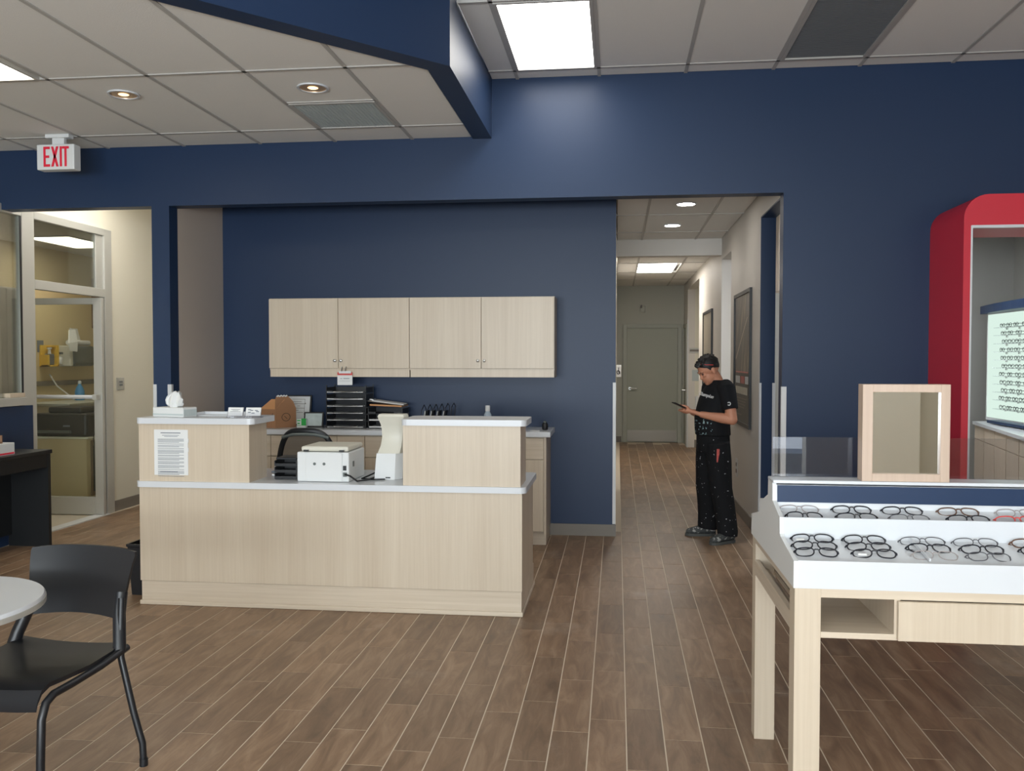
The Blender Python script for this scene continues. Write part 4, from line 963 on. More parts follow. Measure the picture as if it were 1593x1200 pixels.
# stepped white display on top: end profile, front and back symmetrical about y = 3.352
prof = [(2.900, .862), (2.900, .950), (2.934, .955), (3.135, .982), (3.150, .990), (3.152, 1.046), (3.165, 1.048), (3.296, 1.082), (3.300, 1.150), (3.392, 1.150), (3.398, 1.088), (3.410, 1.085), (3.52, 1.05), (3.585, 1.045), (3.590, .992), (3.66, .975), (3.79, .948), (3.80, .862)]
lip = [(2.900, .862), (2.900, .952), (2.906, .952), (2.938, .944), (3.138, .972), (3.150, .974), (3.150, 1.046), (3.156, 1.047), (3.162, 1.022), (3.292, 1.056), (3.295, 1.140), (3.392, 1.140), (3.398, 1.078), (3.52, 1.04), (3.585, 1.04), (3.590, .985), (3.66, .965), (3.79, .945), (3.80, .862)]
MB().prism(lip, 'x', TX0 + .010, TX1 - .010).build('stepped_tray', M['white'], t)
for a_, b_ in ((TX0 - .004, TX0 + .010), (TX1 - .010, TX1 + .004)): MB().prism(prof, 'x', a_, b_).build('end_panel', M['whitep'], t)
B(TX0 + .012, TX1 - .012, 3.2885, 3.2945, 1.078, 1.139).build('riser_panel', M['navy'], t)
B(TX0 - .004, TX1 + .004, 3.286, 3.40, 1.146, 1.158, .002).build('ridge_rail', M['white'], t)
mb = MB(); mb.prism([(2.95, .958), (3.138, .986), (3.138, .976), (2.95, .948)], 'x', .998, 1.003); mb.build('tray_divider', M['white'], t)
t = thing('acrylic_panel', 'low clear acrylic screen standing along the display table ridge', 'screen', (1.37, 3.39, 1.159))
B(TX0 + .008, TX1 - .01, 3.38, 3.386, 1.159, 1.308, .001).build('sheet', M['acrylic'], t)
t = thing('table_mirror', 'square wood framed mirror standing on the display table', 'mirror', (1.03, 3.32, 1.159))
x0, x1, z0, z1 = .876, 1.176, 1.159, 1.508; fx, fz = .036, .028
mb = MB(); yy = (3.285, 3.345)
mb.box(x0, x0 + fx, yy[0], yy[1], z0, z1, .001); mb.box(x1 - fx + .004, x1, yy[0], yy[1], z0, z1, .001); mb.box(x0 + fx, x1 - fx + .004, yy[0], yy[1], z0, z0 + fz, .001); mb.box(x0 + fx, x1 - fx + .004, yy[0], yy[1], z1 - fz, z1, .001)
mb.build('frame', laminate('mirror_frame_wood', (176, 153, 135), (190, 168, 150)), t)
B(x0 + fx, x1 - fx + .004, 3.300, 3.304, z0 + fz, z1 - fz).build('mirror_glass', M['mirror'], t); B(x0 + fx, x1 - fx + .004, 3.306, 3.34, z0 + fz, z1 - fz).build('backing', M['darkgrille'], t)

def rim_pts(cx, w, h, p, n=26, droop=0.0, y=0.0, wrap=.0):
    o_ = []
    for q in range(n):
        a_ = 2 * PI * q / n; c, s_ = math.cos(a_), math.sin(a_)
        x = cx + w / 2 * (abs(c) ** p) * (1 if c > 0 else -1); z = h / 2 * (abs(s_) ** p) * (1 if s_ > 0 else -1)
        if z < 0: x = cx + (x - cx) * (1 - .14 * min(1, -2 * z / h))
        o_.append((x, y + wrap * x * x, z + droop * abs(x)))
    return o_
def make_glasses(name, label, m_, w=.140, h=.036, p=.7, r=.0020, group=None, sticker=False, rimless=False):
    t = thing(name, label, 'eyeglasses', (0, 0, 0), group=group)
    s = w / .140; lw = .057 * s; cx = .0365 * s; wr = 1.6
    zc = h / 2 + r
    mb = MB()
    for sx in (-1, 1):
        P = [(a_, b_, c_ + zc) for a_, b_, c_ in rim_pts(sx * cx, lw, h, p, wrap=wr)]
        mb.tube(P, r if not rimless else r * .6, 6, closed=True)
        xe = sx * (cx + lw / 2)
        mb.tube([(xe - sx * .002, wr * xe * xe, zc + h * .26), (sx * (w / 2 - .002), wr * xe * xe + .004, zc + h * .24), (sx * w / 2, wr * xe * xe + .012, zc + h * .22)], r * 1.3, 6)
    mb.tube([(-.0095 * s, 0, zc + h * .12), (-.004, -.002, zc + h * .25), (.004, -.002, zc + h * .25), (.0095 * s, 0, zc + h * .12)], r * 1.1, 6)
    mb.build('front_rim', m_, t, True, local=True)
    for sx in (-1, 1):
        MB().poly([(a_ * 1.0, b_, c_ + zc) for a_, b_, c_ in rim_pts(sx * cx, lw * .97, h * .97, p, wrap=wr)]).build('lens', M['lens'], t, local=True)
    for sx in (-1, 1):     # arms folded behind the front
        yb = .020 + .005 * (sx > 0)
        MB().tube([(sx * w / 2, wr * (w / 2) ** 2 + .006, zc + h * .2), (sx * (w / 2 - .004), yb, zc + h * .16), (-sx * w * .18, yb + .004, zc - h * .15), (-sx * w * .36, yb + .005, zc - h * .42)], r * .95, 6).build('temple', m_, t, True, local=True)
    if sticker: B(-cx - .014 * s, -cx + .012 * s, -.0012, -.0006, zc - h * .32, zc - h * .08).build('sticker', M['paper'], t, local=True)
    return t
rows = [
 ('back row of the upper tray', 3.250, 1.0465, [(.655, 'framepale', .145, 0), (.838, 'frameblack', .142, 0), (1.012, 'frameblack', .146, 0), (1.202, 'frametort', .146, 0), (1.397, 'framepale', .146, 0)]),
 ('front row of the upper tray', 3.190, 1.0310, [(.664, 'frameblack', .132, 5), (.841, 'frameblack', .146, 0), (1.018, 'framegrey', .142, 0), (1.215, 'frameblack', .146, 0), (1.372, 'framered', .148, -3)]),
 ('back row of the lower tray', 3.100, .9700, [(.666, 'frameblack', .143, -9), (.843, 'frameblack', .145, 0), (1.031, 'framegrey', .152, -3), (1.202, 'framegrey', .148, -3), (1.389, 'frametort', .148, 0)]),
 ('middle row of the lower tray', 3.032, .9600, [(.664, 'frameblack', .150, 0), (.837, 'frameblack', .145, -4), (1.034, 'frameblack', .148, 5), (1.199, 'frameblack', .141, 0), (1.387, 'frameblack', .145, 0)]),
 ('front row of the lower tray', 2.968, .9510, [(.655, 'frameblack', .143, -2), (.837, 'frameblack', .142, -6), (1.029, 'framepale', .148, 0), (1.197, 'framegrey', .144, 5)]),
]
cname = {'framepale': 'pale clear', 'frameblack': 'black', 'frametort': 'brown', 'framegrey': 'thin grey', 'framered': 'red and black'}
ordn = ['first', 'second', 'third', 'fourth', 'fifth']
for rn, y, z, items in rows:
    for q, (x, mk, w, tl) in enumerate(items):
        kind = (.0016, .034, .70) if mk in ('framegrey', 'framepale') else (.0024, .035, .72)
        gl = make_glasses('eyeglasses', '%s eyeglasses, %s from the left, %s' % (cname[mk], ordn[q], rn), M[mk], w, kind[1], kind[2], kind[0], 'eyeglasses on the display table', sticker=(rn.startswith('back row of the lower') and q == 0) or (rn.startswith('front row of the lower') and q == 1))
        gl.location = (x, y, z); gl.rotation_euler = (math.radians(-50), math.radians(-tl * -.35), math.radians(tl))

# ------------------------------------------------------------------ red arch and showroom behind
t = thing('red_arch', 'deep red arched frame with rounded corners standing out from the navy wall', 'arch', (2.9, 6.62, 0))
def roundpath(x0, x1, z1, r, n=8):
    p = [(x0, 0.0)]
    p += [(x0 + r - r * math.cos(PI / 2 * i / n), z1 - r + r * math.sin(PI / 2 * i / n)) for i in range(n + 1)]
    p += [(x1 - r + r * math.sin(PI / 2 * i / n), z1 - r + r * math.cos(PI / 2 * i / n)) for i in range(n + 1)]
    p += [(x1, 0.0)]; return p
OX0, OX1, OZ = 2.323, 3.52, 2.708
IX0, IX1, IZ = 2.368, 3.475, 2.500
def arch_ring(mb, op, ip, y0, y1):
    n = len(op)
    f0 = [mb.bm.verts.new((p[0], y0, p[1])) for p in op]; f1 = [mb.bm.verts.new((p[0], y0, p[1])) for p in ip]
    b0 = [mb.bm.verts.new((p[0], y1, p[1])) for p in op]; b1 = [mb.bm.verts.new((p[0], y1, p[1])) for p in ip]
    for i in range(n - 1):
        mb._f([f0[i], f0[i + 1], f1[i + 1], f1[i]]); mb._f([b0[i], b1[i], b1[i + 1], b0[i + 1]]); mb._f([f0[i], b0[i], b0[i + 1], f0[i + 1]]); mb._f([f1[i], f1[i + 1], b1[i + 1], b1[i]])
    for i in (0, n - 1): mb._f([f0[i], f1[i], b1[i], b0[i]])
op = roundpath(OX0, OX1, OZ, .16); ip = roundpath(IX0, IX1, IZ, .006)
mb = MB(); arch_ring(mb, op, ip, 6.30, YH - .001); mb.build('frame', M['red'], t, True)
ip2 = roundpath(IX0 + .012, IX1 - .012, IZ - .018, .004)
mb = MB(); arch_ring(mb, ip, ip2, 6.297, 6.33); mb.build('inner_trim', M['white'], t)

# lit display wall on the right of the showroom
t = thing('eyewear_display', 'lit white eyewear wall display with a navy canopy beyond the red arch', 'display', (4.2, 9.2, 0))
DX = 4.05
B(DX, DX + .10, 7.6, 10.28, .93, 2.10).build('surround', M['whitep'], t)
B(DX - .004, DX, 7.6, 10.25, .96, 2.08).build('lit_back', M['lit'], t)
mb = MB(); n = 10
mb.prism([(DX + .1, 10.32), (DX + .1, 7.6)] + [(DX - .06 - .14 * math.sin(PI * (q / n)), 7.6 + 2.72 * q / n) for q in range(n + 1)], 'z', 2.09, 2.175); mb.build('canopy', M['navy'], t)
B(DX - .12, DX - .115, 9.76, 9.84, 2.12, 2.16).build('emblem', M['framered'], t)
B(DX - .12, DX, 7.7, 9.95, .915, .945, .004).build('plinth', M['navy'], t)
ZS = [1.926, 1.845, 1.758, 1.672, 1.588, 1.504, 1.42, 1.335, 1.252, 1.17, 1.075]
for z in ZS:
    B(DX - .11, DX - .005, 7.75, 9.84, z - .006, z).build('shelf', M['acrylic'], t)
    for y in (9.74, 9.45, 9.1): B(DX - .02, DX - .004, y, y + .014, z - .025, z - .006).build('bracket', M['steel'], t)
t = thing('base_cabinet', 'pale wood base cabinets with a white top under the lit eyewear display', 'cabinet', (4.1, 9.2, 0))
MB().prism([(3.93, 10.33), (3.53, 8.0), (3.48, 7.5), (4.6, 7.5), (4.6, 10.33)], 'z', .872, .905).build('worktop', M['white'], t)
MB().prism([(3.96, 10.30), (3.56, 8.0), (3.52, 7.52), (4.58, 7.52), (4.58, 10.30)], 'z', .25, .872).build('body', M['wood'], t)
MB().prism([(4.06, 10.25), (3.66, 8.0), (3.62, 7.55), (4.5, 7.55), (4.5, 10.25)], 'z', 0, .25).build('plinth', M['base'], t)
dv = Vector((3.56 - 3.96, 8.0 - 10.30)); nn = Vector((-dv.y, dv.x)).normalized() * -1
if nn.x > 0: nn = -nn
for q in range(5):
    p0 = Vector((3.96, 10.30)) + dv * (q / 5 + .004); p1 = Vector((3.96, 10.30)) + dv * ((q + 1) / 5 - .004)
    for z0, z1, nm in ((.27, .715, 'door'), (.722, .865, 'drawer')):
        MB().prism([tuple(p0), tuple(p1), tuple(p1 + nn * .016), tuple(p0 + nn * .016)], 'z', z0, z1).build(nm, M['wood'], t)
proto = {}
def tiny_glasses():
    m_ = MB()
    for sy in (-1, 1): m_.tube([(0, a_, b_ + .02) for a_, _, b_ in rim_pts(sy * .034, .052, .036, .7, 14)], .0026, 5, closed=True); m_.tube([(0, sy * .062, .028), (.05, sy * .066, .026)], .0026, 5)
    m_.tube([(0, -.01, .026), (0, .01, .026)], .003, 5)
    return m_
gm = tiny_glasses(); go = gm.build('eyeglasses', M['frameblack']); GME = go.data; bpy.data.objects.remove(go)
wn = ['topmost', 'second from the top', 'third from the top', 'fourth from the top', 'fifth from the top', 'middle', 'fifth from the bottom', 'fourth from the bottom', 'third from the bottom', 'second from the bottom', 'lowest']
for r_, z in enumerate(ZS):
    y = 9.72 - .03 * (r_ % 3); cnt = 0
    while y > 8.75:
        o = bpy.data.objects.new('eyeglasses', GME); COL.objects.link(o); o.location = (DX - .07, y, z + .0005); o.rotation_euler = (0, 0, random.uniform(-.1, .1))
        tag(o, 'dark eyeglasses, %s from the left on the %s lit shelf' % (['first', 'second', 'third', 'fourth', 'fifth', 'sixth', 'seventh', 'eighth'][cnt], wn[r_]), 'eyeglasses', 'eyeglasses on the %s lit shelf' % wn[r_])
        cnt += 1; y -= random.choice((.155, .16, .19))

# ------------------------------------------------------------------ corridor things
d = struct('door_2', B(.185, 1.140, 16.955, 16.999, .012, 2.178, .002), mat('grey_green_door', (158, 160, 146), .5))
MF = mat('door_frame_grey', (166, 168, 156), .5)
for b in ((.11, .183, 16.93, 16.999, 0, 2.25), (1.142, 1.215, 16.93, 16.999, 0, 2.25), (.183, 1.142, 16.93, 16.999, 2.18, 2.25)): B(*b, .003).build('frame', MF, d)
B(.20, 1.125, 16.948, 16.955, .025, .235).build('kick_plate', mat('worn_steel', (150, 144, 134), .35, metal=.6), d)
MB().tube([(.245, 16.955, 1.03), (.245, 16.90, 1.03), (.26, 16.89, 1.03), (.37, 16.89, 1.03)], .013, 8).build('lever', M['steel'], d, True)
kb = MB(); kb.lathe([(.03, 0), (.03, .008)], (0, 0, 0), 16); xf(kb, Matrix.Translation((.245, 16.955, 1.03)) @ Matrix.Rotation(PI / 2, 4, 'X')); kb.build('rose', M['steel'], d)
d = struct('door_3', B(XC - .004, XC - .001, 16.32, 16.88, .012, 2.17), mat('grey_green_door_b', (150, 152, 138), .5))
for b in ((XC - .016, XC - .001, 16.25, 16.32, 0, 2.24), (XC - .016, XC - .001, 16.88, 16.93, 0, 2.24), (XC - .016, XC - .001, 16.32, 16.88, 2.17, 2.24)): B(*b).build('frame', MF, d)
MB().tube([(XC - .004, 16.42, 1.02), (XC - .06, 16.42, 1.02), (XC - .065, 16.52, 1.02)], .012, 8).build('lever', M['steel'], d, True)
t = thing('wall_outlet', 'beige socket plate low on the corridor wall behind the man', 'outlet', (XC, 9.45, .45)); B(XC - .006, XC - .0005, 9.38, 9.52, .36, .55, .002).build('plate', M['guard'], t); B(XC - .009, XC - .006, 9.42, 9.48, .40, .44, .001).build('socket', M['base'], t); B(XC - .009, XC - .006, 9.42, 9.48, .47, .51, .001).build('socket', M['base'], t)
t = thing('emergency_horn', 'small grey fixture on the wall above the corridor end door', 'fixture', (.49, 16.98, 2.55))
B(.43, .53, 16.96, 16.999, 2.48, 2.60, .01, 2).build('body', M['grey_wall'], t); B(.44, .47, 16.945, 16.96, 2.56, 2.62, .006).build('lamp', M['base'], t)
t = thing('restroom_sign', 'white pictogram sign at the left edge of the corridor', 'sign', (.03, 14.0, 1.40))
B(-.012, .065, 13.99, 14.0, 1.31, 1.50, .002).build('plate', M['whitep'], t)
kb = MB(); kb.tube([(.02 + .022 * math.cos(a_), 13.987, 1.385 + .028 * math.sin(a_)) for a_ in [2 * PI * q / 14 for q in range(14)]], .005, 5, closed=True); kb.tube([(.025, 13.987, 1.46), (.025, 13.987, 1.40), (.045, 13.987, 1.36)], .005, 5); kb.build('pictogram', M['darkink'], t)
t = thing('wall_sign', 'long grey sign plate on the cream alcove wall above the hanging notice', 'sign', (1.6, 16.09, 1.75)); B(1.29, 1.62, 16.085, 16.099, 1.70, 1.79, .003).build('plate', M['alum'], t); B(1.295, 1.615, 16.083, 16.085, 1.725, 1.765).build('panel', M['base'], t)
tag(B(1.34, 1.60, 16.09, 16.099, 1.20, 1.40, .002).build('wall_plaque', M['ventgrey']), 'square grey plaque on the cream alcove wall behind the man', 'plaque')
t = thing('sanitizer_stand', 'small white dispenser on the alcove wall behind the phone', 'dispenser', (1.45, 16.05, .9))
B(1.39, 1.60, 15.98, 16.099, .66, .93, .02, 2).build('body', M['whitep'], t); B(1.43, 1.56, 15.975, 15.98, .72, .80).build('window', M['darkgrille'], t); B(1.46, 1.50, 16.0, 16.06, .93, 1.02, .01).build('cap', M['black'], t)
tag(B(1.62, 1.72, 9.2, 9.5, 2.286, 3.20, .004).build('hanging_banner', M['beige']), 'pale hanging banner glimpsed through the first side doorway of the corridor', 'banner')

def poster_mat(name):
    m = bpy.data.materials.new(name); m.use_nodes = True; nt = m.node_tree; b = nt.nodes['Principled BSDF']; b.inputs['Roughness'].default_value = .3; L = nt.links.new
    geo = nt.nodes.new('ShaderNodeNewGeometry'); mp = nt.nodes.new('ShaderNodeMapping'); mp.inputs['Scale'].default_value = (1, 9, 1.8); m0 = nt.nodes.new('ShaderNodeMapping'); m0.inputs['Rotation'].default_value = (math.radians(-24), 0, 0)
    L(geo.outputs['Position'], m0.inputs['Vector']); L(m0.outputs[0], mp.inputs['Vector']); n = nt.nodes.new('ShaderNodeTexNoise'); n.inputs['Scale'].default_value = 1.0; n.inputs['Detail'].default_value = 5; L(mp.outputs[0], n.inputs['Vector'])
    cr = nt.nodes.new('ShaderNodeValToRGB'); e = cr.color_ramp.elements; e[0].position = .40; e[0].color = s2l((34, 34, 34)) + (1,); e[1].position = .72; e[1].color = s2l((170, 150, 124)) + (1,); k_ = e.new(.58); k_.color = s2l((92, 78, 66)) + (1,)
    L(n.outputs['Fac'], cr.inputs['Fac']); L(cr.outputs['Color'], b.inputs['Base Color']); return m
def poster(y0, y1, z0, z1, label, big):
    t = thing('poster', label, 'poster', (XC, (y0 + y1) / 2, z0)); f = .035
    mb = MB()
    for b in ((y0, y1, z0, z0 + f), (y0, y1, z1 - f, z1), (y0, y0 + f, z0 + f, z1 - f), (y1 - f, y1, z0 + f, z1 - f)): mb.box(XC - .025, XC - .001, *b)
    mb.build('frame', M['black'], t)
    B(XC - .012, XC - .002, y0 + f, y1 - f, z0 + f, z1 - f).build('print', poster_mat('poster_art') if big else mat('faded_poster', (150, 142, 126), .4, noise=.2, nscale=5), t)
    if big:
        x = XC - .0135; h = z1 - z0; yl, yr = y1 - f - .10, y0 + f + .10      # seen from the corridor, high y is the left
        B(x, x + .001, y0 + f, y1 - f, z0 + f, z0 + .40 * h).build('caption_band', mat('poster_brown', (44, 40, 37), .4), t)
        B(x - .001, x, yr, yl, z0 + .395 * h, z0 + .405 * h).build('red_rule', M['framered'], t)
        def word(z, hh, spans, m_):
            for a_, w in spans: B(x - .001, x, yl - a_ - w, yl - a_, z, z + hh).build('letter', m_, t)
        W = yl - yr
        MB().prism([(yl + .04, z0 + .50 * h), (yl - .02, z0 + .50 * h), (yr + .06, z0 + .80 * h), (yr + .10, z0 + .80 * h)], 'x', x, x + .001).build('print_streak', M['beige'], t)
        word(z0 + .315 * h, .055 * h, [(W * v, W * .035) for v in (0, .06, .12, .18, .25, .30)] + [(W * v, W * .04) for v in (.78, .84, .90, .96)], M['paper'])
        word(z0 + .315 * h, .055 * h, [(W * v, W * .05) for v in (.42, .50, .58, .66)], M['framered'])
        word(z0 + .235 * h, .055 * h, [(W * v, W * .055) for v in (0, .09, .18, .28, .38, .48, .58, .68, .78, .88)], M['cream'])
        mb = MB()
        for q in range(4): mb.box(x - .001, x, yl - W * (.9 - .06 * q), yl - W * .04 * q, z0 + (.20 - .022 * q) * h, z0 + (.206 - .022 * q) * h)
        mb.box(x - .001, x, yl - W * .5, yl - W * .12, z0 + .075 * h, z0 + .082 * h)
        mb.build('small_print', M['base'], t)
    return t
poster(8.475, 9.61, .930, 2.268, 'tall dark framed poster with a red rule on the corridor wall behind the man', True)
poster(11.875, 13.06, .70, 2.262, 'narrower faded framed poster farther down the corridor wall', False)

# ------------------------------------------------------------------ the man with the phone
TH = math.radians(18)
PO = Vector((.855, 7.93, 0))
person = thing('person', 'man in black t-shirt and paint-flecked trousers looking down at a phone', 'person', PO, PI + TH)
# local frame: +x forward, +y his left, z up
def ring(c, rx, ry, n=16, tilt=0.0, yaw=0.0):
    o_ = []
    for q in range(n):
        a_ = 2 * PI * q / n; v = Vector((rx * math.cos(a_), ry * math.sin(a_), 0))
        if tilt: v = Matrix.Rotation(tilt, 3, 'Y') @ v
        o_.append(Vector(c) + v)
    return o_
def limb(mb, pts, rs, seg=12): return mb.tube(pts, rs, seg)
def remesh(mb, name, m_, parent, vox, smooth_it=4, label=None):
    o = mb.build(name, m_, parent, False, local=True, label=label)
    md = o.modifiers.new('r', 'REMESH'); md.mode = 'VOXEL'; md.voxel_size = vox
    ms = o.modifiers.new('s', 'SMOOTH'); ms.factor = .5; ms.iterations = smooth_it
    bpy.context.view_layer.update()
    dg = bpy.context.evaluated_depsgraph_get()
    me = bpy.data.meshes.new_from_object(o.evaluated_get(dg)); o.modifiers.clear()
    old = o.data; o.data = me; bpy.data.meshes.remove(old); me.name = name
    for p in me.polygons: p.use_smooth = True
    return o
def w2l(x, y, z):
    v = Vector((x, y, z)) - PO; v.rotate(Matrix.Rotation(-(PI + TH), 3, 'Z')); return v
SHL, SHR = Vector((-.035, .175, 1.335)), Vector((-.035, -.175, 1.335))
ELL, ELR = Vector((-.055, .245, 1.075)), Vector((-.03, -.25, 1.08))
WRL, WRR = Vector((.165, .075, 1.115)), Vector((.175, -.075, 1.125))
HIPL, HIPR = Vector((.01, .09, .84)), Vector((.01, -.09, .84))
KNL, KNR = w2l(.905, 7.80, .46), w2l(.80, 8.03, .46)
ANL, ANR = w2l(.955, 7.78, .09), w2l(.815, 8.08, .09)
HC = Vector((.055, 0, 1.495)); HT = Matrix.Rotation(math.radians(30), 3, 'Y')     # bowed head
def hp(x, y, z): return HC + HT @ Vector((x, y, z))
body = MB()
body.loft([ring((.01, 0, .80), .10, .15), ring((.01, 0, .90), .115, .155), ring((.02, 0, 1.0), .125, .15), ring((.02, 0, 1.1), .125, .15), ring((.0, 0, 1.2), .115, .16), ring((-.02, 0, 1.3), .10, .165), ring((-.03, 0, 1.37), .075, .12), ring((-.02, 0, 1.42), .05, .06)])
limb(body, [(-.035, 0, 1.36), (-.01, 0, 1.42), (.025, 0, 1.47)], [.062, .057, .056])
# head: ellipsoid skull plus jaw, nose, brow, ears
body.ell(hp(-.012, 0, .035), (.098, .077, .092), 20, 14, HT); body.ell(hp(.030, 0, -.045), (.062, .058, .072), 18, 12, HT)
body.ell(hp(.062, 0, -.088), (.026, .030, .022), 12, 8, HT)                      # chin
body.ell(hp(.080, 0, .022), (.016, .052, .012), 12, 8, HT)                       # brow
body.loft([[hp(.086 + dx, dy, z) for dx, dy in ((0, -w), (d_, -w * .4), (d_, w * .4), (0, w), (-.02, 0))] for z, w, d_ in ((.010, .008, .004), (-.012, .010, .014), (-.030, .016, .024), (-.038, .014, .014))])
body.ell(hp(.082, 0, -.056), (.014, .024, .007), 12, 6, HT); body.ell(hp(.079, 0, -.066), (.013, .021, .007), 12, 6, HT)   # lips
for s_ in (-1, 1):
    body.ell(hp(.070, s_ * .032, -.010), (.016, .020, .016), 10, 6, HT)          # cheek bones
    body.ell(hp(-.010, s_ * .078, -.008), (.020, .010, .032), 12, 8, HT)         # ears
for sh, el, wr in ((SHL, ELL, WRL), (SHR, ELR, WRR)):
    limb(body, [sh, sh.lerp(el, .5), el], [.058, .052, .044]); limb(body, [el, el.lerp(wr, .3), el.lerp(wr, .7), wr], [.044, .046, .036, .027])
    body.ell(el, (.045, .045, .045), 12, 8)
for hip, kn, an in ((HIPL, KNL, ANL), (HIPR, KNR, ANR)):
    limb(body, [hip, hip.lerp(kn, .5), kn], [.085, .075, .055]); limb(body, [kn, kn.lerp(an, .35), an], [.054, .055, .036])
    body.tube([an, an + Vector((.0, 0, -.03)), an + Vector((.03, 0, -.045))], [.034, .030, .020], 10)
# hands: palms with five fingers curled round the phone
PH = Vector((.315, 0, 1.185)); PU = Vector((math.cos(math.radians(24)), 0, math.sin(math.radians(24)))); PN = Vector((-PU.z, 0, PU.x))   # phone centre, long axis, screen normal
def hand(s_, wr):
    pc = PH - PU * .060 + Vector((0, s_ * .036, 0)) - PN * .012
    kn0 = pc + PU * .020
    body.tube([wr, wr.lerp(pc, .45), pc, kn0], [.026, .025, .030, .027], 10, flat=.75)
    for q, (ln, off, lat) in enumerate(((.058, .028, .030), (.066, .012, .034), (.062, -.005, .034), (.050, -.022, .030))):
        base = pc + PU * (off + .006) + Vector((0, s_ * .018, 0)) - PN * .010
        p1 = base + Vector((0, -s_ * .012, 0)) - PN * .014 + PU * .010
        p2 = p1 + Vector((0, -s_ * ln * .42, 0)) - PN * .003 + PU * .006
        p3 = p2 + Vector((0, -s_ * ln * .34, 0)) + PN * .004
        body.tube([base, p1, p2, p3], [.0095, .009, .0085, .007], 8)
    tb = pc + Vector((0, s_ * .014, 0)) - PU * .010 + PN * .006
    body.tube([tb, tb + PU * .028 + PN * .016 + Vector((0, s_ * .002, 0)), tb + PU * .055 + PN * .017 - Vector((0, s_ * .012, 0)), tb + PU * .072 + PN * .015 - Vector((0, s_ * .022, 0))], [.013, .0115, .010, .008], 8)
hand(1, WRL); hand(-1, WRR)
bo = remesh(body, 'body', M['skin'], person, .0055, 3)
# hair: cap over crown and nape, short spiky fringe
def headpt(a_, e_, k_=1.0, dz=0):  # azimuth from the face, elevation
    return hp(-.012 + .098 * k_ * math.cos(a_) * math.cos(e_), .077 * k_ * math.sin(a_) * math.cos(e_), .035 + .092 * k_ * math.sin(e_) + dz)
mb = MB(); R_ = []; N = 28
for i in range(9):
    ri = []
    for q in range(N):
        a_ = 2 * PI * q / N; back = .5 - .5 * math.cos(a_)
        lo = .50 - 1.12 * back ** .8 - (.28 if 1.2 < min(a_, 2 * PI - a_) < 1.5 else 0)
        e_ = lo + (PI / 2 - lo) * i / 8
        kk = 1.03 + .10 * math.sin(PI / 2 * min(1, i / 3)) * (1 if e_ > .2 else .35) + .025 * math.sin(7 * a_ + i * 2.1) * (i > 1)
        ri.append(headpt(a_, min(e_, PI / 2 - .02), kk))
    R_.append(ri)
R2 = [[hp(-.012, 0, .035) + (v - hp(-.012, 0, .035)) * .93 for v in r] for r in R_]
mb.loft(R_[::-1] + R2[:1])
for q in range(16):
    a_ = -1.05 + 2.1 * q / 15; b0 = headpt(a_, .62 + .12 * math.sin(q * 3), 1.03); b1 = headpt(a_ * 1.02, .60 + .1 * math.sin(q * 2), 1.27)
    mb.tube([b0, b0.lerp(b1, .5), b1], [.017, .013, .003], 6)
for q in range(40):
    a_ = random.uniform(0, 2 * PI); e_ = random.uniform(.5, 1.45); b0 = headpt(a_, e_, 1.06); b1 = headpt(a_ * .96, e_ - .05, 1.22)
    mb.tube([b0, b1], [.013, .003], 5)
mb.build('hair', M['hair'], person, True, local=True)
for s_ in (-1, 1):
    mb = MB(); mb.tube([hp(.090, s_ * .014, .022), hp(.087, s_ * .034, .027), hp(.074, s_ * .052, .020)], [.003, .0045, .002], 6); mb.build('eyebrow', M['hair'], person, True, local=True)
    mb = MB(); mb.ell(hp(.078, s_ * .031, .004), (.008, .013, .006), 10, 6, HT); mb.build('eye', M['darkink'], person, True, local=True)
mb = MB()
for s_ in (-1, 1): mb.tube([headpt(s_ * .75, .62, 1.17), headpt(s_ * 1.2, .38, 1.15), headpt(s_ * 1.72, .06, 1.13)], .0028, 6)
gw = tag(mb.build('sunglasses', M['framered'], smooth=True), 'red framed glasses pushed up on the hair of the man', 'eyeglasses')
gw.location = PO; gw.rotation_euler = (0, 0, PI + TH)
mb = MB()
for s_ in (-1, 1): mb.poly([headpt(s_ * (.18 + .28 * (1 + math.cos(a_))), .60 + .14 * math.sin(a_), 1.22) for a_ in [2 * PI * q / 12 for q in range(12)]])
l_ = mb.build('lens', M['grey'], gw, local=True)
# t-shirt
mb = MB()
mb.loft([ring((.012, 0, .925), .150, .175, 24), ring((.018, 0, .99), .152, .174, 24), ring((.022, 0, 1.08), .150, .172, 24), ring((.010, 0, 1.17), .142, .176, 24), ring((-.006, 0, 1.25), .132, .182, 24), ring((-.022, 0, 1.32), .113, .178, 24), ring((-.030, 0, 1.365), .090, .140, 24), ring((-.026, 0, 1.395), .072, .092, 24), ring((-.018, 0, 1.412), .067, .078, 24)])
for sh, el in ((SHL, ELL), (SHR, ELR)):
    e2 = sh.lerp(el, .62); mb.tube([sh + Vector((0, -.05 * (1 if sh.y > 0 else -1), .022)), sh, sh.lerp(el, .3), e2, e2 + (el - sh).normalized() * .012], [.075, .077, .073, .069, .068], 16)
remesh(mb, 't_shirt', M['shirt'], person, .007, 4, label='black t-shirt with pale paint smears near the hem')
# lettering on the chest and the sleeve emblem
def surf(mbt, origin, xd, yd):
    xd = Vector(xd).normalized(); yd = Vector(yd); yd = (yd - xd * yd.dot(xd)).normalized(); nd = xd.cross(yd)
    return xf(mbt, Matrix(((xd.x, yd.x, nd.x, origin[0]), (xd.y, yd.y, nd.y, origin[1]), (xd.z, yd.z, nd.z, origin[2]), (0, 0, 0, 1))))
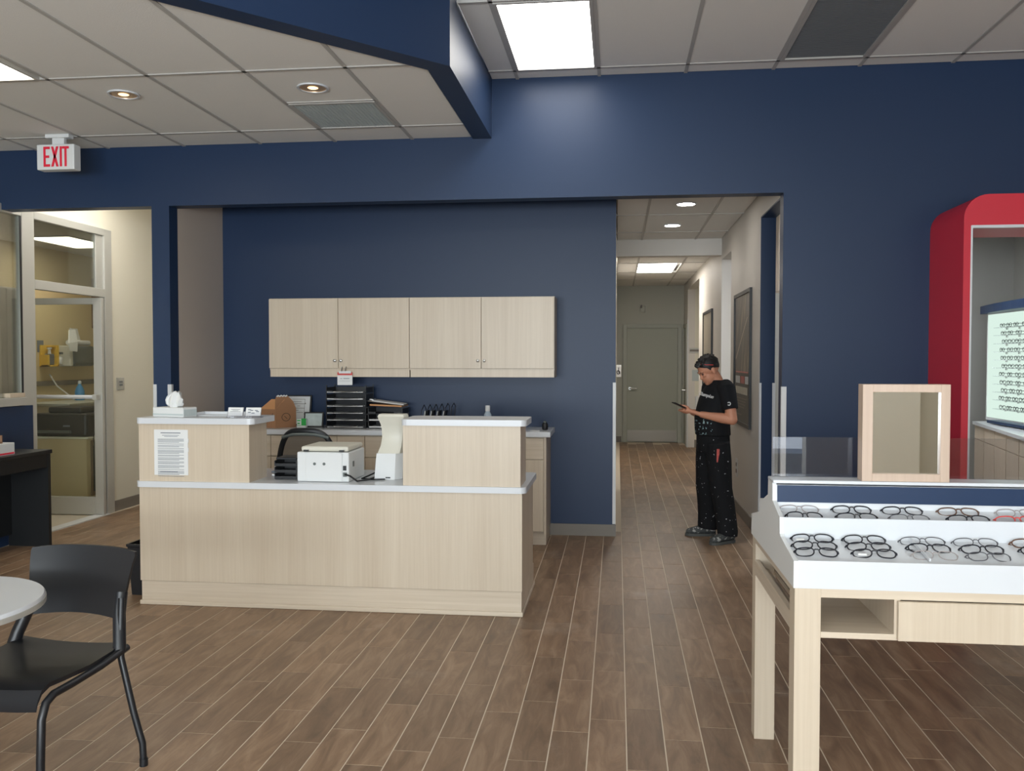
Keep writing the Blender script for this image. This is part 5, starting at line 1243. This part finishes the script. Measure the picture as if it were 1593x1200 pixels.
# front of the chest: normal roughly forward-left; reading direction runs from his right to his left
tx = text_mb('Champion', .045, .002, .35); surf(tx, (.112, .068, 1.282), (-.34, .93, -.16), (-.32, 0, 1)); tx.build('chest_lettering', M['paper'], person, local=True)
kb = MB(); ec = SHL.lerp(ELL, .50) + Vector((.035, .064, .010))
kb.tube([ec + Vector((.013 * math.cos(a_), .0, .013 * math.sin(a_))) for a_ in [.6 + 5.0 * q / 14 for q in range(15)]], .0042, 6); kb.build('sleeve_emblem', M['paper'], person, local=True)
# trousers
mb = MB()
mb.loft([ring((.010, 0, .78), .135, .160, 24), ring((.010, 0, .86), .142, .168, 24), ring((.012, 0, .93), .140, .165, 24), ring((.015, 0, .965), .136, .160, 24)])
for hip, kn, an, bend in ((HIPL, KNL, ANL, .0), (HIPR, KNR, ANR, .0)):
    lo = an + Vector((.0, 0, -.025))
    mb.tube([hip + Vector((0, 0, .02)), hip.lerp(kn, .35), hip.lerp(kn, .7), kn, kn.lerp(lo, .3) + Vector((-.008, 0, 0)), kn.lerp(lo, .65) + Vector((-.01, 0, 0)), lo + Vector((-.004, 0, .03)), lo], [.110, .110, .101, .095, .092, .089, .090, .088], 16)
remesh(mb, 'trousers', M['trousers'], person, .008, 4, label='black work trousers flecked with white paint')
mb = MB(); hx = HIPL.lerp(KNL, .20) + Vector((.045, .099, 0)); mb.box(-.013, .013, -.004, .004, -.058, .058, .003); xf(mb, Matrix.Translation(hx)); mb.build('pocket_tag', mat('red_and_white_print', (190, 90, 84), .6, noise=.5, nscale=70), person, local=True)
# shoes
for an, yw in ((ANL, math.radians(20)), (ANR, math.radians(-14))):
    def sr(x, w, z0, h, c=0):
        return [Vector((x, w * math.cos(a_), z0 + h * (.5 + .5 * math.sin(a_)))) for a_ in [2 * PI * q / 14 for q in range(14)]]
    RM = Matrix.Translation((an.x, an.y, 0)) @ Matrix.Rotation(yw, 4, 'Z')
    mb = MB(); mb.loft([sr(-.075, .020, .022, .05), sr(-.065, .036, .020, .085), sr(-.02, .042, .018, .105), sr(.03, .043, .018, .095), sr(.08, .046, .018, .072), sr(.13, .047, .018, .058), sr(.17, .038, .018, .046), sr(.19, .018, .020, .028)]); xf(mb, RM)
    so = mb.build('shoe', M['shoe'], person, True, local=True)
    mb = MB(); pts = [(-.078, .0), (-.07, .03), (-.03, .043), (.05, .046), (.12, .051), (.17, .042), (.196, .016), (.196, -.016), (.17, -.042), (.12, -.051), (.05, -.046), (-.03, -.043), (-.07, -.03)]
    mb.prism(pts, 'z', .0005, .024); xf(mb, RM); mb.build('sole', M['sole'], so, local=True)
    mb = MB()
    for q in range(4): mb.tube([(.03 + .026 * q, -.03, .088 - .012 * q), (.03 + .026 * q, 0, .108 - .013 * q), (.03 + .026 * q, .03, .088 - .012 * q)], .004, 5)
    xf(mb, RM); mb.build('laces', M['black'], so, local=True)
# phone in his hands
mb = MB(); mb.box(-.078, .078, -.037, .037, -.0045, .0045, .004, 2)
def phone_m(): return Matrix(((PU.x, 0, PN.x, PH.x), (PU.y, 1, PN.y, PH.y), (PU.z, 0, PN.z, PH.z), (0, 0, 0, 1)))
xf(mb, phone_m()); ph = tag(mb.build('phone', M['black']), 'black smartphone held in both hands of the man', 'phone')
ph.location = PO; ph.rotation_euler = (0, 0, PI + TH)
mb = MB(); mb.box(-.072, .072, -.033, .033, .0046, .0052); xf(mb, phone_m()); mb.build('screen', mat('dark_screen', (30, 34, 42), .1), ph, local=True)
